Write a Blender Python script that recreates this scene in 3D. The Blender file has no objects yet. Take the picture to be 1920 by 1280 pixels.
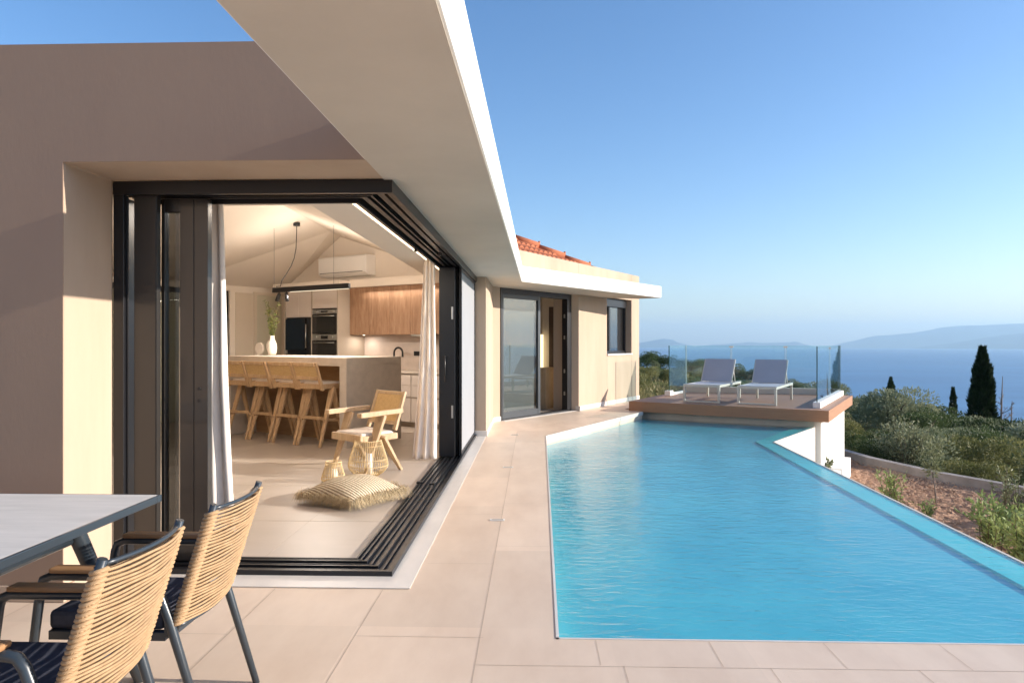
import bpy, math, random
from math import sin, cos, pi, radians, sqrt, atan2
from mathutils import Vector, Matrix, noise
random.seed(7)
S = bpy.context.scene
COL = S.collection
R = random.random
def ru(a, b): return a + (b - a) * R()

# ------------------------------------------------------------------ helpers
C30, S30 = cos(radians(30)), sin(radians(30))
def W(u, v, z=0.0):
    """the frame of the far wing, turned 30 degrees clockwise: u out of the facade, v along it"""
    return (u * C30 + v * S30, -u * S30 + v * C30, z)

class MB:
    def __init__(s, f=None): s.v = []; s.f = []; s.sm = []; s.mi = []; s.xf = f; s.cm = 0
    def pt(s, p): return s.xf(*p) if s.xf else tuple(p)
    def add(s, vs, fs, smooth=False):
        o = len(s.v); s.v += [s.pt(p) for p in vs]
        for f in fs: s.f.append([i + o for i in f]); s.sm.append(smooth); s.mi.append(s.cm)
        return s
    def box(s, x0, x1, y0, y1, z0, z1):
        v = [(x, y, z) for z in (z0, z1) for y in (y0, y1) for x in (x0, x1)]
        return s.add(v, [(0, 2, 3, 1), (4, 5, 7, 6), (0, 1, 5, 4), (2, 6, 7, 3), (0, 4, 6, 2), (1, 3, 7, 5)])
    def prism(s, poly, z0, z1):
        a = sum(poly[i][0] * poly[(i + 1) % len(poly)][1] - poly[(i + 1) % len(poly)][0] * poly[i][1] for i in range(len(poly)))
        if a < 0: poly = poly[::-1]
        n = len(poly)
        v = [(p[0], p[1], z0) for p in poly] + [(p[0], p[1], z1) for p in poly]
        f = [tuple(range(n - 1, -1, -1)), tuple(range(n, 2 * n))] + [(i, (i + 1) % n, n + (i + 1) % n, n + i) for i in range(n)]
        return s.add(v, f)
    def hexa(s, a, b):
        """solid between two quads given as 4 points each"""
        v = list(a) + list(b)
        return s.add(v, [(3, 2, 1, 0), (4, 5, 6, 7)] + [(i, (i + 1) % 4, 4 + (i + 1) % 4, 4 + i) for i in range(4)])
    def bar(s, p, q, w, h, w2=None, h2=None, up=(0, 0, 1)):
        """tapered rectangular bar from p to q"""
        p, q = Vector(p), Vector(q); d = (q - p).normalized(); u = Vector(up)
        x = d.cross(u)
        if x.length < 1e-4: x = Vector((1, 0, 0))
        x.normalize(); y = x.cross(d).normalized()
        w2 = w if w2 is None else w2; h2 = h if h2 is None else h2
        A = [p + x * (a * w / 2) + y * (b * h / 2) for a, b in ((-1, -1), (1, -1), (1, 1), (-1, 1))]
        B = [q + x * (a * w2 / 2) + y * (b * h2 / 2) for a, b in ((-1, -1), (1, -1), (1, 1), (-1, 1))]
        return s.hexa([tuple(k) for k in A], [tuple(k) for k in B])
    def tube(s, path, r, n=8, cap=True, smooth=True, closed=False):
        P = [Vector(p) for p in path]; m = len(P)
        rr = r if isinstance(r, (list, tuple)) else [r] * m
        vs = []; fs = []; prev = None
        for i, p in enumerate(P):
            if closed: d = P[(i + 1) % m] - P[i - 1]
            else: d = (P[min(i + 1, m - 1)] - P[max(i - 1, 0)])
            if d.length < 1e-9: d = Vector((0, 0, 1))
            d.normalize()
            if prev is None:
                a = Vector((0, 0, 1)) if abs(d.z) < .9 else Vector((1, 0, 0))
                x = d.cross(a).normalized()
            else:
                x = prev - d * prev.dot(d)
                x = x.normalized() if x.length > 1e-6 else d.orthogonal().normalized()
            prev = x; y = d.cross(x)
            for k in range(n):
                t = 2 * pi * k / n
                vs.append(tuple(p + (x * cos(t) + y * sin(t)) * rr[i]))
        for i in range(m if closed else m - 1):
            j = (i + 1) % m
            for k in range(n):
                fs.append((i * n + k, i * n + (k + 1) % n, j * n + (k + 1) % n, j * n + k))
        s.add(vs, fs, smooth)
        if cap and not closed:
            o = len(s.v) - len(vs)
            s.f.append([o + k for k in range(n - 1, -1, -1)]); s.sm.append(False); s.mi.append(s.cm)
            s.f.append([o + (m - 1) * n + k for k in range(n)]); s.sm.append(False); s.mi.append(s.cm)
        return s
    def lathe(s, prof, n=24, c=(0, 0, 0), smooth=True):
        vs = [(c[0] + r * cos(2 * pi * k / n), c[1] + r * sin(2 * pi * k / n), c[2] + z) for r, z in prof for k in range(n)]
        fs = [(i * n + k, i * n + (k + 1) % n, (i + 1) * n + (k + 1) % n, (i + 1) * n + k) for i in range(len(prof) - 1) for k in range(n)]
        return s.add(vs, fs, smooth)
    def build(s, name, mat, parent=None, bevel=0, local=False, mats=None):
        me = bpy.data.meshes.new(name)
        off = Vector((0, 0, 0))
        if parent is not None and not local:
            q = parent
            while q is not None: off += q.location; q = q.parent
        vs = [tuple(Vector(v) - off) for v in s.v]
        me.from_pydata(vs, [], s.f); me.validate()
        for m in (mats or [mat]): me.materials.append(m)
        if len(me.polygons) == len(s.sm):
            me.polygons.foreach_set('use_smooth', s.sm)
            me.polygons.foreach_set('material_index', s.mi)
        me.update()
        o = bpy.data.objects.new(name, me); COL.objects.link(o)
        if parent is not None: o.parent = parent
        if bevel:
            b = o.modifiers.new('bevel', 'BEVEL'); b.width = bevel; b.segments = 2; b.limit_method = 'ANGLE'; b.angle_limit = radians(40)
        return o

def each(mb, name, m, parent, bevel=0, local=False):
    """build every separate piece collected in mb as a part of its own"""
    par = list(range(len(mb.v)))
    def fd(i):
        while par[i] != i: par[i] = par[par[i]]; i = par[i]
        return i
    for f in mb.f:
        r = fd(f[0])
        for k in f[1:]: par[fd(k)] = r
    groups = {}
    for i, f in enumerate(mb.f): groups.setdefault(fd(f[0]), []).append(i)
    out = []
    for g in groups.values():
        q = MB(); ids = {}
        for i in g:
            for k in mb.f[i]:
                if k not in ids: ids[k] = len(q.v); q.v.append(mb.v[k])
            q.f.append([ids[k] for k in mb.f[i]]); q.sm.append(mb.sm[i]); q.mi.append(mb.mi[i])
        out.append(q.build(name, m, parent, bevel, local))
    return out
def thing(name, label, cat, loc=(0, 0, 0), rz=0.0, group=None):
    o = bpy.data.objects.new(name, None); COL.objects.link(o)
    o.empty_display_size = .1
    o.location = loc; o.rotation_euler = (0, 0, rz); o['label'] = label; o['category'] = cat
    if group: o['group'] = group
    return o
def tag(o, label, cat, group=None, kind=None):
    o['label'] = label; o['category'] = cat
    if group: o['group'] = group
    if kind: o['kind'] = kind
    return o
def structure(o, label=None, cat=None):
    o['kind'] = 'structure'
    if label: o['label'] = label
    if cat: o['category'] = cat
    return o
def kids(o): return [c for c in bpy.data.objects if c.parent == o]
def copy_tree(o, parent=None):
    c = o.copy(); COL.objects.link(c)
    if parent is not None: c.parent = parent
    for ch in kids(o): copy_tree(ch, c)
    return c

# ------------------------------------------------------------------ materials
def mat(name, col, rough=.6, metal=0, spec=.5, var=0, vscale=4, bump=0, bscale=60, stretch=(1, 1, 1), col2=None, detail=4, coat=0, trans=0, alpha=1, bdist=.01, emis=None, estr=0, contrast=(.3, .7)):
    m = bpy.data.materials.new(name); m.use_nodes = True
    nt = m.node_tree; N = nt.nodes; Lk = nt.links
    b = N['Principled BSDF']
    b.inputs['Base Color'].default_value = (*col, 1); b.inputs['Roughness'].default_value = rough
    b.inputs['Metallic'].default_value = metal; b.inputs['Specular IOR Level'].default_value = spec
    b.inputs['Coat Weight'].default_value = coat; b.inputs['Transmission Weight'].default_value = trans
    b.inputs['Alpha'].default_value = alpha
    if emis: b.inputs['Emission Color'].default_value = (*emis, 1); b.inputs['Emission Strength'].default_value = estr
    if var or bump:
        tc = N.new('ShaderNodeTexCoord'); mp = N.new('ShaderNodeMapping'); mp.inputs['Scale'].default_value = stretch
        Lk.new(tc.outputs['Object'], mp.inputs['Vector'])
    if var:
        n = N.new('ShaderNodeTexNoise'); n.inputs['Scale'].default_value = vscale; n.inputs['Detail'].default_value = detail; n.inputs['Roughness'].default_value = .6
        Lk.new(mp.outputs[0], n.inputs['Vector'])
        r = N.new('ShaderNodeValToRGB'); c2 = col2 or tuple(c * (1 - var) for c in col)
        r.color_ramp.elements[0].position = contrast[0]; r.color_ramp.elements[1].position = contrast[1]
        r.color_ramp.elements[0].color = (*c2, 1); r.color_ramp.elements[1].color = (*(col if col2 else tuple(min(1, c * (1 + var * .4)) for c in col)), 1)
        Lk.new(n.outputs['Fac'], r.inputs[0]); Lk.new(r.outputs[0], b.inputs['Base Color'])
    if bump:
        n2 = N.new('ShaderNodeTexNoise'); n2.inputs['Scale'].default_value = bscale; n2.inputs['Detail'].default_value = 5
        Lk.new(mp.outputs[0], n2.inputs['Vector'])
        bp = N.new('ShaderNodeBump'); bp.inputs['Strength'].default_value = bump; bp.inputs['Distance'].default_value = bdist
        Lk.new(n2.outputs['Fac'], bp.inputs['Height']); Lk.new(bp.outputs[0], b.inputs['Normal'])
    return m

M = {}
M['stucco'] = mat('stucco', (.52, .40, .30), .88, spec=.15, var=.10, vscale=1.9, detail=9, bump=.25, bscale=60, stretch=(1, 1, .22), col2=(.445, .33, .24), bdist=.0025)
M['white'] = mat('white_render', (.84, .82, .78), .8, spec=.2, var=.04, vscale=2, bump=.15, bscale=50, bdist=.004)
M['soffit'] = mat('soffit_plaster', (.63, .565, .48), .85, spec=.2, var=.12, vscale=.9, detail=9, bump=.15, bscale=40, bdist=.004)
M['cream'] = mat('cream_plaster', (.70, .60, .48), .85, spec=.2, var=.04, vscale=2, bump=.1, bscale=50, bdist=.003)
M['cream2'] = mat('cream_pool_render', (.70, .63, .54), .85, spec=.2, var=.10, vscale=2.2, stretch=(1, 1, .3), bump=.15, bscale=40, bdist=.004)
M['ceil'] = mat('ceiling_paint', (.82, .73, .63), .9, spec=.15, var=.03, vscale=1.2)
M['tile'] = mat('porcelain_tile', (.77, .61, .465), .45, spec=.35, var=.12, vscale=1.7, col2=(.64, .48, .355), stretch=(2.2, .9, 1), bump=.05, bscale=30, bdist=.003, detail=8, contrast=(.25, .75))
def per_tile(m):
    N = m.node_tree.nodes; L = m.node_tree.links; b = N['Principled BSDF']; src = b.inputs['Base Color'].links[0].from_socket
    g = N.new('ShaderNodeNewGeometry'); v = N.new('ShaderNodeVectorMath'); v.operation = 'MULTIPLY_ADD'; v.inputs[1].default_value = (1 / .57, 1 / 1.15, 0); v.inputs[2].default_value = (.4123, .3, .5)
    f = N.new('ShaderNodeVectorMath'); f.operation = 'FLOOR'; w = N.new('ShaderNodeTexWhiteNoise'); w.noise_dimensions = '3D'
    r = N.new('ShaderNodeMapRange'); r.inputs[3].default_value = .93; r.inputs[4].default_value = 1.05
    x = N.new('ShaderNodeVectorMath'); x.operation = 'SCALE'
    L.new(g.outputs['Position'], v.inputs[0]); L.new(v.outputs[0], f.inputs[0]); L.new(f.outputs[0], w.inputs['Vector']); L.new(w.outputs['Value'], r.inputs[0])
    L.new(src, x.inputs[0]); L.new(r.outputs[0], x.inputs['Scale']); L.new(x.outputs[0], b.inputs['Base Color'])
per_tile(M['tile'])
M['grout'] = mat('grout', (.47, .37, .28), .9, spec=.1)
M['floor'] = mat('interior_porcelain', (.47, .40, .34), .34, spec=.45, var=.1, vscale=1.6, col2=(.41, .35, .29), stretch=(1, 2, 1), bump=.03, bscale=30, bdist=.002, detail=8)
M['marble'] = mat('pale_marble', (.70, .645, .58), .35, spec=.5, var=.12, vscale=5, stretch=(1, .4, 1), detail=8)
M['frame'] = mat('black_aluminium', (.013, .013, .015), .32, spec=.45, metal=.0, coat=0, bump=.02, bscale=20)
M['rail'] = mat('bare_track_metal', (.07, .075, .085), .35, metal=.8, bump=.05, bscale=80, stretch=(1, .05, 1))
M['steel'] = mat('brushed_steel', (.55, .54, .52), .3, metal=1, bump=.05, bscale=120, stretch=(1, 1, .05))
M['gunmetal'] = mat('slate_powder_coat', (.028, .038, .048), .33, spec=.55, coat=.15, bump=.04, bscale=300, bdist=.001)
M['ceramic'] = mat('table_ceramic', (.62, .585, .54), .65, spec=.2, var=.12, vscale=7, stretch=(.5, 3, 1), detail=9)
M['oak'] = None
M['cushion_grey'] = mat('outdoor_fabric', (.07, .075, .10), .9, spec=.1, var=.15, vscale=60, bump=.4, bscale=500, bdist=.002)
M['linen'] = mat('curtain_linen', (.93, .84, .75), .9, spec=.1, var=.05, vscale=10, bump=.2, bscale=250, bdist=.002)
M['seatpad'] = mat('pale_seat_pad', (.62, .55, .49), .9, spec=.1, bump=.3, bscale=300, bdist=.002)
M['stone'] = mat('island_stone', (.55, .475, .40), .5, spec=.35, var=.12, vscale=9, bump=.03, bscale=60, detail=9)
M['cab'] = mat('matt_cabinet', (.60, .52, .46), .55, spec=.3, var=.02, vscale=3)
M['taupe'] = mat('taupe_panel', (.42, .35, .28), .6, spec=.3, var=.03, vscale=3)
M['black'] = mat('satin_black', (.010, .010, .011), .35, spec=.5, bump=.01)
M['blackglass'] = mat('black_glass', (.006, .006, .007), .06, spec=.7, bump=.005, bscale=3)
M['plastic'] = mat('white_plastic', (.80, .77, .73), .35, spec=.5, var=.02)
M['ceramicwhite'] = mat('white_ceramic', (.80, .73, .65), .7, spec=.3, bump=.3, bscale=60, bdist=.003, var=.05)
M['candle'] = mat('candle_wax', (.86, .82, .74), .5, spec=.4, var=.03)
M['decking'] = None
M['aluwhite'] = mat('champagne_aluminium', (.55, .53, .47), .4, metal=.2, spec=.5, bump=.02)
M['concrete'] = mat('cast_concrete', (.34, .30, .27), .9, spec=.2, var=.25, vscale=3, bump=.5, bscale=25, bdist=.01)
M['terracotta'] = mat('terracotta', (.47, .16, .078), .8, spec=.2, var=.35, vscale=5, bump=.3, bscale=60, col2=(.33, .11, .055))
M['bark'] = mat('bark', (.16, .12, .09), .9, spec=.1, var=.3, vscale=8, bump=.6, bscale=30, stretch=(1, 1, .3))
M['deadwood'] = mat('bleached_deadwood', (.24, .19, .16), .9, spec=.1, var=.3, vscale=8)
M['mosaic'] = None
M['rock'] = mat('limestone_rock', (.36, .31, .27), .9, spec=.1, var=.3, vscale=4, bump=.6, bscale=12, bdist=.03)

def wood(name, c1, c2, scale=6, axis=(1, 1, 12), rough=.5, dist=3.0):
    m = bpy.data.materials.new(name); m.use_nodes = True; N = m.node_tree.nodes; L = m.node_tree.links
    b = N['Principled BSDF']; b.inputs['Roughness'].default_value = rough; b.inputs['Specular IOR Level'].default_value = .3
    tc = N.new('ShaderNodeTexCoord'); mp = N.new('ShaderNodeMapping'); mp.inputs['Scale'].default_value = axis
    n = N.new('ShaderNodeTexNoise'); n.inputs['Scale'].default_value = scale; n.inputs['Detail'].default_value = 7; n.inputs['Distortion'].default_value = dist * .15
    w = N.new('ShaderNodeTexNoise'); w.inputs['Scale'].default_value = scale * 5; w.inputs['Detail'].default_value = 5
    mx = N.new('ShaderNodeMix'); mx.data_type = 'FLOAT'; mx.inputs['Factor'].default_value = .4
    r = N.new('ShaderNodeValToRGB'); r.color_ramp.elements[0].position = .36; r.color_ramp.elements[1].position = .66
    r.color_ramp.elements[0].color = (*c2, 1); r.color_ramp.elements[1].color = (*c1, 1)
    L.new(tc.outputs['Object'], mp.inputs[0]); L.new(mp.outputs[0], n.inputs['Vector']); L.new(mp.outputs[0], w.inputs['Vector'])
    L.new(n.outputs['Fac'], mx.inputs[2]); L.new(w.outputs['Fac'], mx.inputs[3]); L.new(mx.outputs[0], r.inputs[0]); L.new(r.outputs[0], b.inputs['Base Color'])
    bp = N.new('ShaderNodeBump'); bp.inputs['Strength'].default_value = .15; bp.inputs['Distance'].default_value = .002
    L.new(mx.outputs[0], bp.inputs['Height']); L.new(bp.outputs[0], b.inputs['Normal'])
    return m
M['oak'] = wood('pale_oak', (.56, .385, .225), (.43, .27, .14), 5, (3, 3, .6))
M['oakarm'] = wood('light_teak', (.56, .41, .26), (.44, .30, .17), 5, (3, 3, .6))
M['walnut'] = wood('warm_walnut_veneer', (.40, .245, .15), (.255, .14, .08), 3.2, (4, 4, .45), dist=8)
M['nichewood'] = wood('oak_niche_panel', (.36, .23, .125), (.27, .16, .08), 4, (.5, .5, 4))
M['decking'] = wood('composite_decking', (.40, .24, .16), (.34, .20, .13), 6, (.6, 6, 1), .6)
M['fascia'] = wood('composite_fascia', (.42, .22, .12), (.36, .18, .10), 4, (.5, .5, 5), .55)
M['teakarm'] = wood('teak_armrest', (.42, .235, .115), (.30, .15, .065), 8, (6, .7, 3), .5)

def ropemat(name, c1, c2, freq=220, strength=.6):
    m = mat(name, c1, .75, spec=.25); N = m.node_tree.nodes; L = m.node_tree.links; b = N['Principled BSDF']
    tc = N.new('ShaderNodeTexCoord'); w = N.new('ShaderNodeTexWave'); w.inputs['Scale'].default_value = freq; w.bands_direction = 'DIAGONAL'
    w.inputs['Distortion'].default_value = 1.5
    n = N.new('ShaderNodeTexNoise'); n.inputs['Scale'].default_value = 35
    r = N.new('ShaderNodeValToRGB'); r.color_ramp.elements[0].color = (*c2, 1); r.color_ramp.elements[1].color = (*c1, 1)
    r.color_ramp.elements[0].position = .25; r.color_ramp.elements[1].position = .6
    mx = N.new('ShaderNodeMath'); mx.operation = 'MULTIPLY_ADD'; mx.inputs[1].default_value = .45
    L.new(tc.outputs['Object'], w.inputs['Vector']); L.new(tc.outputs['Object'], n.inputs['Vector'])
    L.new(w.outputs['Fac'], mx.inputs[0]); 
    m2 = N.new('ShaderNodeMath'); m2.operation = 'MULTIPLY'; m2.inputs[1].default_value = .6; L.new(n.outputs['Fac'], m2.inputs[0]); L.new(m2.outputs[0], mx.inputs[2])
    L.new(mx.outputs[0], r.inputs[0]); L.new(r.outputs[0], b.inputs['Base Color'])
    bp = N.new('ShaderNodeBump'); bp.inputs['Strength'].default_value = strength; bp.inputs['Distance'].default_value = .0015
    L.new(w.outputs['Fac'], bp.inputs['Height']); L.new(bp.outputs[0], b.inputs['Normal'])
    return m
M['rope'] = ropemat('straw_rope', (.57, .38, .215), (.33, .20, .095))
M['rattan'] = ropemat('pale_rattan', (.66, .50, .28), (.50, .35, .17), 60, .2)
M['cane'] = ropemat('woven_cane', (.62, .42, .20), (.45, .28, .11), 90, .5)
M['raffia'] = ropemat('raffia', (.66, .52, .32), (.42, .30, .16), 120, .8)

def weave_cushion():
    m = mat('woven_seagrass', (.66, .54, .38), .9, spec=.1); N = m.node_tree.nodes; L = m.node_tree.links; b = N['Principled BSDF']
    tc = N.new('ShaderNodeTexCoord')
    w = N.new('ShaderNodeTexWave'); w.inputs['Scale'].default_value = 17; w.bands_direction = 'DIAGONAL'; w.inputs['Distortion'].default_value = .8; w.inputs['Detail Scale'].default_value = 8
    n = N.new('ShaderNodeTexNoise'); n.inputs['Scale'].default_value = 55; n.inputs['Detail'].default_value = 4
    mx = N.new('ShaderNodeMath'); mx.operation = 'MULTIPLY'
    L.new(tc.outputs['Object'], w.inputs['Vector']); L.new(tc.outputs['Object'], n.inputs['Vector'])
    L.new(w.outputs['Fac'], mx.inputs[0]); L.new(n.outputs['Fac'], mx.inputs[1])
    r = N.new('ShaderNodeValToRGB'); r.color_ramp.elements[0].color = (.27, .19, .11, 1); r.color_ramp.elements[1].color = (.70, .60, .44, 1)
    r.color_ramp.elements[0].position = .05; r.color_ramp.elements[1].position = .34
    L.new(mx.outputs[0], r.inputs[0]); L.new(r.outputs[0], b.inputs['Base Color'])
    bp = N.new('ShaderNodeBump'); bp.inputs['Strength'].default_value = 1; bp.inputs['Distance'].default_value = .012
    L.new(mx.outputs[0], bp.inputs['Height']); L.new(bp.outputs[0], b.inputs['Normal'])
    return m
M['weave'] = weave_cushion()

def schlick(N, L, f0=.04, normal=None, power=5.0):
    """fresnel reflectance that is the same from both sides of a thin sheet"""
    g = N.new('ShaderNodeNewGeometry'); d = N.new('ShaderNodeVectorMath'); d.operation = 'DOT_PRODUCT'
    L.new(g.outputs['Incoming'], d.inputs[0]); L.new(normal or g.outputs['Normal'], d.inputs[1])
    a = N.new('ShaderNodeMath'); a.operation = 'ABSOLUTE'; L.new(d.outputs['Value'], a.inputs[0])
    b = N.new('ShaderNodeMath'); b.operation = 'SUBTRACT'; b.inputs[0].default_value = 1; b.use_clamp = True; L.new(a.outputs[0], b.inputs[1])
    c = N.new('ShaderNodeMath'); c.operation = 'POWER'; c.inputs[1].default_value = power; L.new(b.outputs[0], c.inputs[0])
    e = N.new('ShaderNodeMath'); e.operation = 'MULTIPLY_ADD'; e.inputs[1].default_value = 1 - f0; e.inputs[2].default_value = f0; L.new(c.outputs[0], e.inputs[0])
    return e
def glass(name, tint=(.93, .97, .95), refl=1.0, extra=0.0, rough=0.0):
    """thin pane: transparent plus fresnel reflection"""
    m = bpy.data.materials.new(name); m.use_nodes = True; N = m.node_tree.nodes; L = m.node_tree.links
    N.remove(N['Principled BSDF']); out = N['Material Output']
    t = N.new('ShaderNodeBsdfTransparent'); t.inputs[0].default_value = (*tint, 1)
    g = N.new('ShaderNodeBsdfGlossy'); g.inputs['Roughness'].default_value = rough; g.inputs[0].default_value = (1, 1, 1, 1)
    fr = schlick(N, L, .045)
    ma = N.new('ShaderNodeMath'); ma.operation = 'MULTIPLY_ADD'; ma.inputs[1].default_value = refl; ma.inputs[2].default_value = extra; ma.use_clamp = True
    mx = N.new('ShaderNodeMixShader'); L.new(fr.outputs[0], ma.inputs[0]); L.new(ma.outputs[0], mx.inputs[0])
    L.new(t.outputs[0], mx.inputs[1]); L.new(g.outputs[0], mx.inputs[2]); L.new(mx.outputs[0], out.inputs[0])
    return m
M['glass'] = glass('clear_glass')
M['glassdoor'] = glass('coated_door_glass', (.45, .46, .46), 1.6, .10)
M['railglass'] = glass('balustrade_glass', (.90, .965, .965), .8, .01)
M['glassedge'] = mat('green_glass_edge', (.01, .06, .05), .15, spec=.6, bump=.01)

def screen_mat(name, col, op):
    m = bpy.data.materials.new(name); m.use_nodes = True; N = m.node_tree.nodes; L = m.node_tree.links
    b = N['Principled BSDF']; b.inputs['Base Color'].default_value = (*col, 1); b.inputs['Roughness'].default_value = .7
    tc = N.new('ShaderNodeTexCoord'); n = N.new('ShaderNodeTexNoise'); n.inputs['Scale'].default_value = 2
    mr = N.new('ShaderNodeMapRange'); mr.inputs[3].default_value = op - .05; mr.inputs[4].default_value = op + .05
    L.new(tc.outputs['Object'], n.inputs['Vector']); L.new(n.outputs['Fac'], mr.inputs[0]); L.new(mr.outputs[0], b.inputs['Alpha'])
    return m
M['flyscreen'] = screen_mat('fly_screen_mesh', (.33, .33, .34), .92)
M['sheer'] = screen_mat('sheer_screen', (.34, .37, .36), .55)
M['sling'] = mat('lounger_sling', (.40, .41, .45), .7, spec=.2, bump=.3, bscale=300, bdist=.002, var=.05)

def pool_water():
    m = bpy.data.materials.new('pool_water'); m.use_nodes = True; N = m.node_tree.nodes; L = m.node_tree.links
    N.remove(N['Principled BSDF']); out = N['Material Output']
    t = N.new('ShaderNodeBsdfTransparent'); t.inputs[0].default_value = (.86, .97, .99, 1)
    g = N.new('ShaderNodeBsdfGlossy'); g.inputs['Roughness'].default_value = .04
    mx = N.new('ShaderNodeMixShader')
    geo = N.new('ShaderNodeNewGeometry'); mp = N.new('ShaderNodeMapping'); mp.inputs['Scale'].default_value = (1.0, 2.6, 1); mp.inputs['Rotation'].default_value = (0, 0, radians(8))
    n1 = N.new('ShaderNodeTexNoise'); n1.inputs['Scale'].default_value = 7; n1.inputs['Detail'].default_value = 4; n1.inputs['Roughness'].default_value = .55; n1.inputs['Distortion'].default_value = .8
    n2 = N.new('ShaderNodeTexNoise'); n2.inputs['Scale'].default_value = 1.1; n2.inputs['Detail'].default_value = 2
    ad = N.new('ShaderNodeMath'); ad.operation = 'MULTIPLY_ADD'; ad.inputs[1].default_value = .5
    bp = N.new('ShaderNodeBump'); bp.inputs['Strength'].default_value = .7; bp.inputs['Distance'].default_value = .022
    L.new(geo.outputs['Position'], mp.inputs[0]); L.new(mp.outputs[0], n1.inputs['Vector']); L.new(geo.outputs['Position'], n2.inputs['Vector'])
    L.new(n1.outputs['Fac'], ad.inputs[0]); L.new(n2.outputs['Fac'], ad.inputs[2]); L.new(ad.outputs[0], bp.inputs['Height'])
    L.new(bp.outputs[0], g.inputs['Normal']); fr = schlick(N, L, .02, bp.outputs[0])
    L.new(fr.outputs[0], mx.inputs[0]); L.new(t.outputs[0], mx.inputs[1]); L.new(g.outputs[0], mx.inputs[2]); L.new(mx.outputs[0], out.inputs[0])
    return m
M['water'] = pool_water()
def mosaic(name, c, c2):
    m = mat(name, c, .5, spec=.3, var=.2, vscale=1.3, col2=c2, bump=0, detail=3, contrast=(.35, .65)); return m
M['mosaic'] = mosaic('blue_pool_mosaic', (.105, .53, .62), (.075, .45, .56))
M['mosaicpale'] = mosaic('turquoise_pool_mosaic', (.09, .68, .67), (.075, .62, .62))

def sea_mat():
    m = mat('sea_water', (.012, .085, .21), .35, spec=.35); N = m.node_tree.nodes; L = m.node_tree.links; b = N['Principled BSDF']
    geo = N.new('ShaderNodeNewGeometry'); mp = N.new('ShaderNodeMapping'); mp.inputs['Scale'].default_value = (.0006, .003, 1)
    n = N.new('ShaderNodeTexNoise'); n.inputs['Scale'].default_value = 1; n.inputs['Detail'].default_value = 10; n.inputs['Roughness'].default_value = .68
    r = N.new('ShaderNodeValToRGB'); r.color_ramp.elements[0].color = (.006, .08, .22, 1); r.color_ramp.elements[1].color = (.03, .16, .33, 1)
    r.color_ramp.elements[0].position = .35; r.color_ramp.elements[1].position = .68
    L.new(geo.outputs['Position'], mp.inputs[0]); L.new(mp.outputs[0], n.inputs['Vector']); L.new(n.outputs['Fac'], r.inputs[0]); L.new(r.outputs[0], b.inputs['Base Color'])
    return m
M['sea'] = sea_mat()

def terrain_mat():
    m = mat('hillside_scrub_ground', (.16, .14, .06), .95, spec=.05); N = m.node_tree.nodes; L = m.node_tree.links; b = N['Principled BSDF']
    geo = N.new('ShaderNodeNewGeometry')
    n = N.new('ShaderNodeTexNoise'); n.inputs['Scale'].default_value = .25; n.inputs['Detail'].default_value = 9; n.inputs['Roughness'].default_value = .7
    r = N.new('ShaderNodeValToRGB'); e = r.color_ramp.elements
    e[0].position = .32; e[0].color = (.035, .05, .018, 1); e[1].position = .7; e[1].color = (.20, .15, .085, 1)
    k = e.new(.48); k.color = (.085, .10, .03, 1); k = e.new(.58); k.color = (.15, .14, .05, 1)
    L.new(geo.outputs['Position'], n.inputs['Vector']); L.new(n.outputs['Fac'], r.inputs[0]); L.new(r.outputs[0], b.inputs['Base Color'])
    n2 = N.new('ShaderNodeTexNoise'); n2.inputs['Scale'].default_value = 3; n2.inputs['Detail'].default_value = 6; L.new(geo.outputs['Position'], n2.inputs['Vector'])
    bp = N.new('ShaderNodeBump'); bp.inputs['Distance'].default_value = .4; L.new(n2.outputs['Fac'], bp.inputs['Height']); L.new(bp.outputs[0], b.inputs['Normal'])
    return m
M['terrain'] = terrain_mat()
M['soil'] = mat('red_stony_soil', (.50, .31, .205), .95, spec=.05, var=.4, vscale=7, col2=(.30, .17, .105), bump=1, bscale=9, bdist=.08, detail=9)
M['mount'] = mat('distant_hill', (.05, .10, .14), .95, spec=.05, var=.4, vscale=.001)  # blue of the air partly mixed into the base colour as painted haze

def leafmat(name, c1, c2, sc=1.5, tr=.25):
    m = bpy.data.materials.new(name); m.use_nodes = True; N = m.node_tree.nodes; L = m.node_tree.links
    b = N['Principled BSDF']; b.inputs['Roughness'].default_value = .6; b.inputs['Specular IOR Level'].default_value = .25
    tc = N.new('ShaderNodeTexCoord'); n = N.new('ShaderNodeTexNoise'); n.inputs['Scale'].default_value = sc; n.inputs['Detail'].default_value = 6; n.inputs['Roughness'].default_value = .75
    oi = N.new('ShaderNodeObjectInfo')
    ad = N.new('ShaderNodeMath'); ad.operation = 'MULTIPLY_ADD'; ad.inputs[1].default_value = .25
    L.new(oi.outputs['Random'], ad.inputs[0]); L.new(n.outputs['Fac'], ad.inputs[2])
    r = N.new('ShaderNodeValToRGB'); r.color_ramp.elements[0].position = .42; r.color_ramp.elements[1].position = .8
    r.color_ramp.elements[0].color = (*c2, 1); r.color_ramp.elements[1].color = (*c1, 1)
    L.new(tc.outputs['Object'], n.inputs['Vector']); L.new(ad.outputs[0], r.inputs[0]); L.new(r.outputs[0], b.inputs['Base Color'])
    t = N.new('ShaderNodeBsdfTranslucent'); L.new(r.outputs[0], t.inputs[0])
    mx = N.new('ShaderNodeMixShader'); mx.inputs[0].default_value = tr
    L.new(b.outputs[0], mx.inputs[1]); L.new(t.outputs[0], mx.inputs[2]); L.new(mx.outputs[0], N['Material Output'].inputs[0])
    return m
M['leaf_dark'] = leafmat('dark_evergreen_leaf', (.11, .15, .05), (.03, .048, .017))
M['leaf_olive'] = leafmat('silvery_olive_leaf', (.33, .34, .20), (.11, .135, .06))
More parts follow.
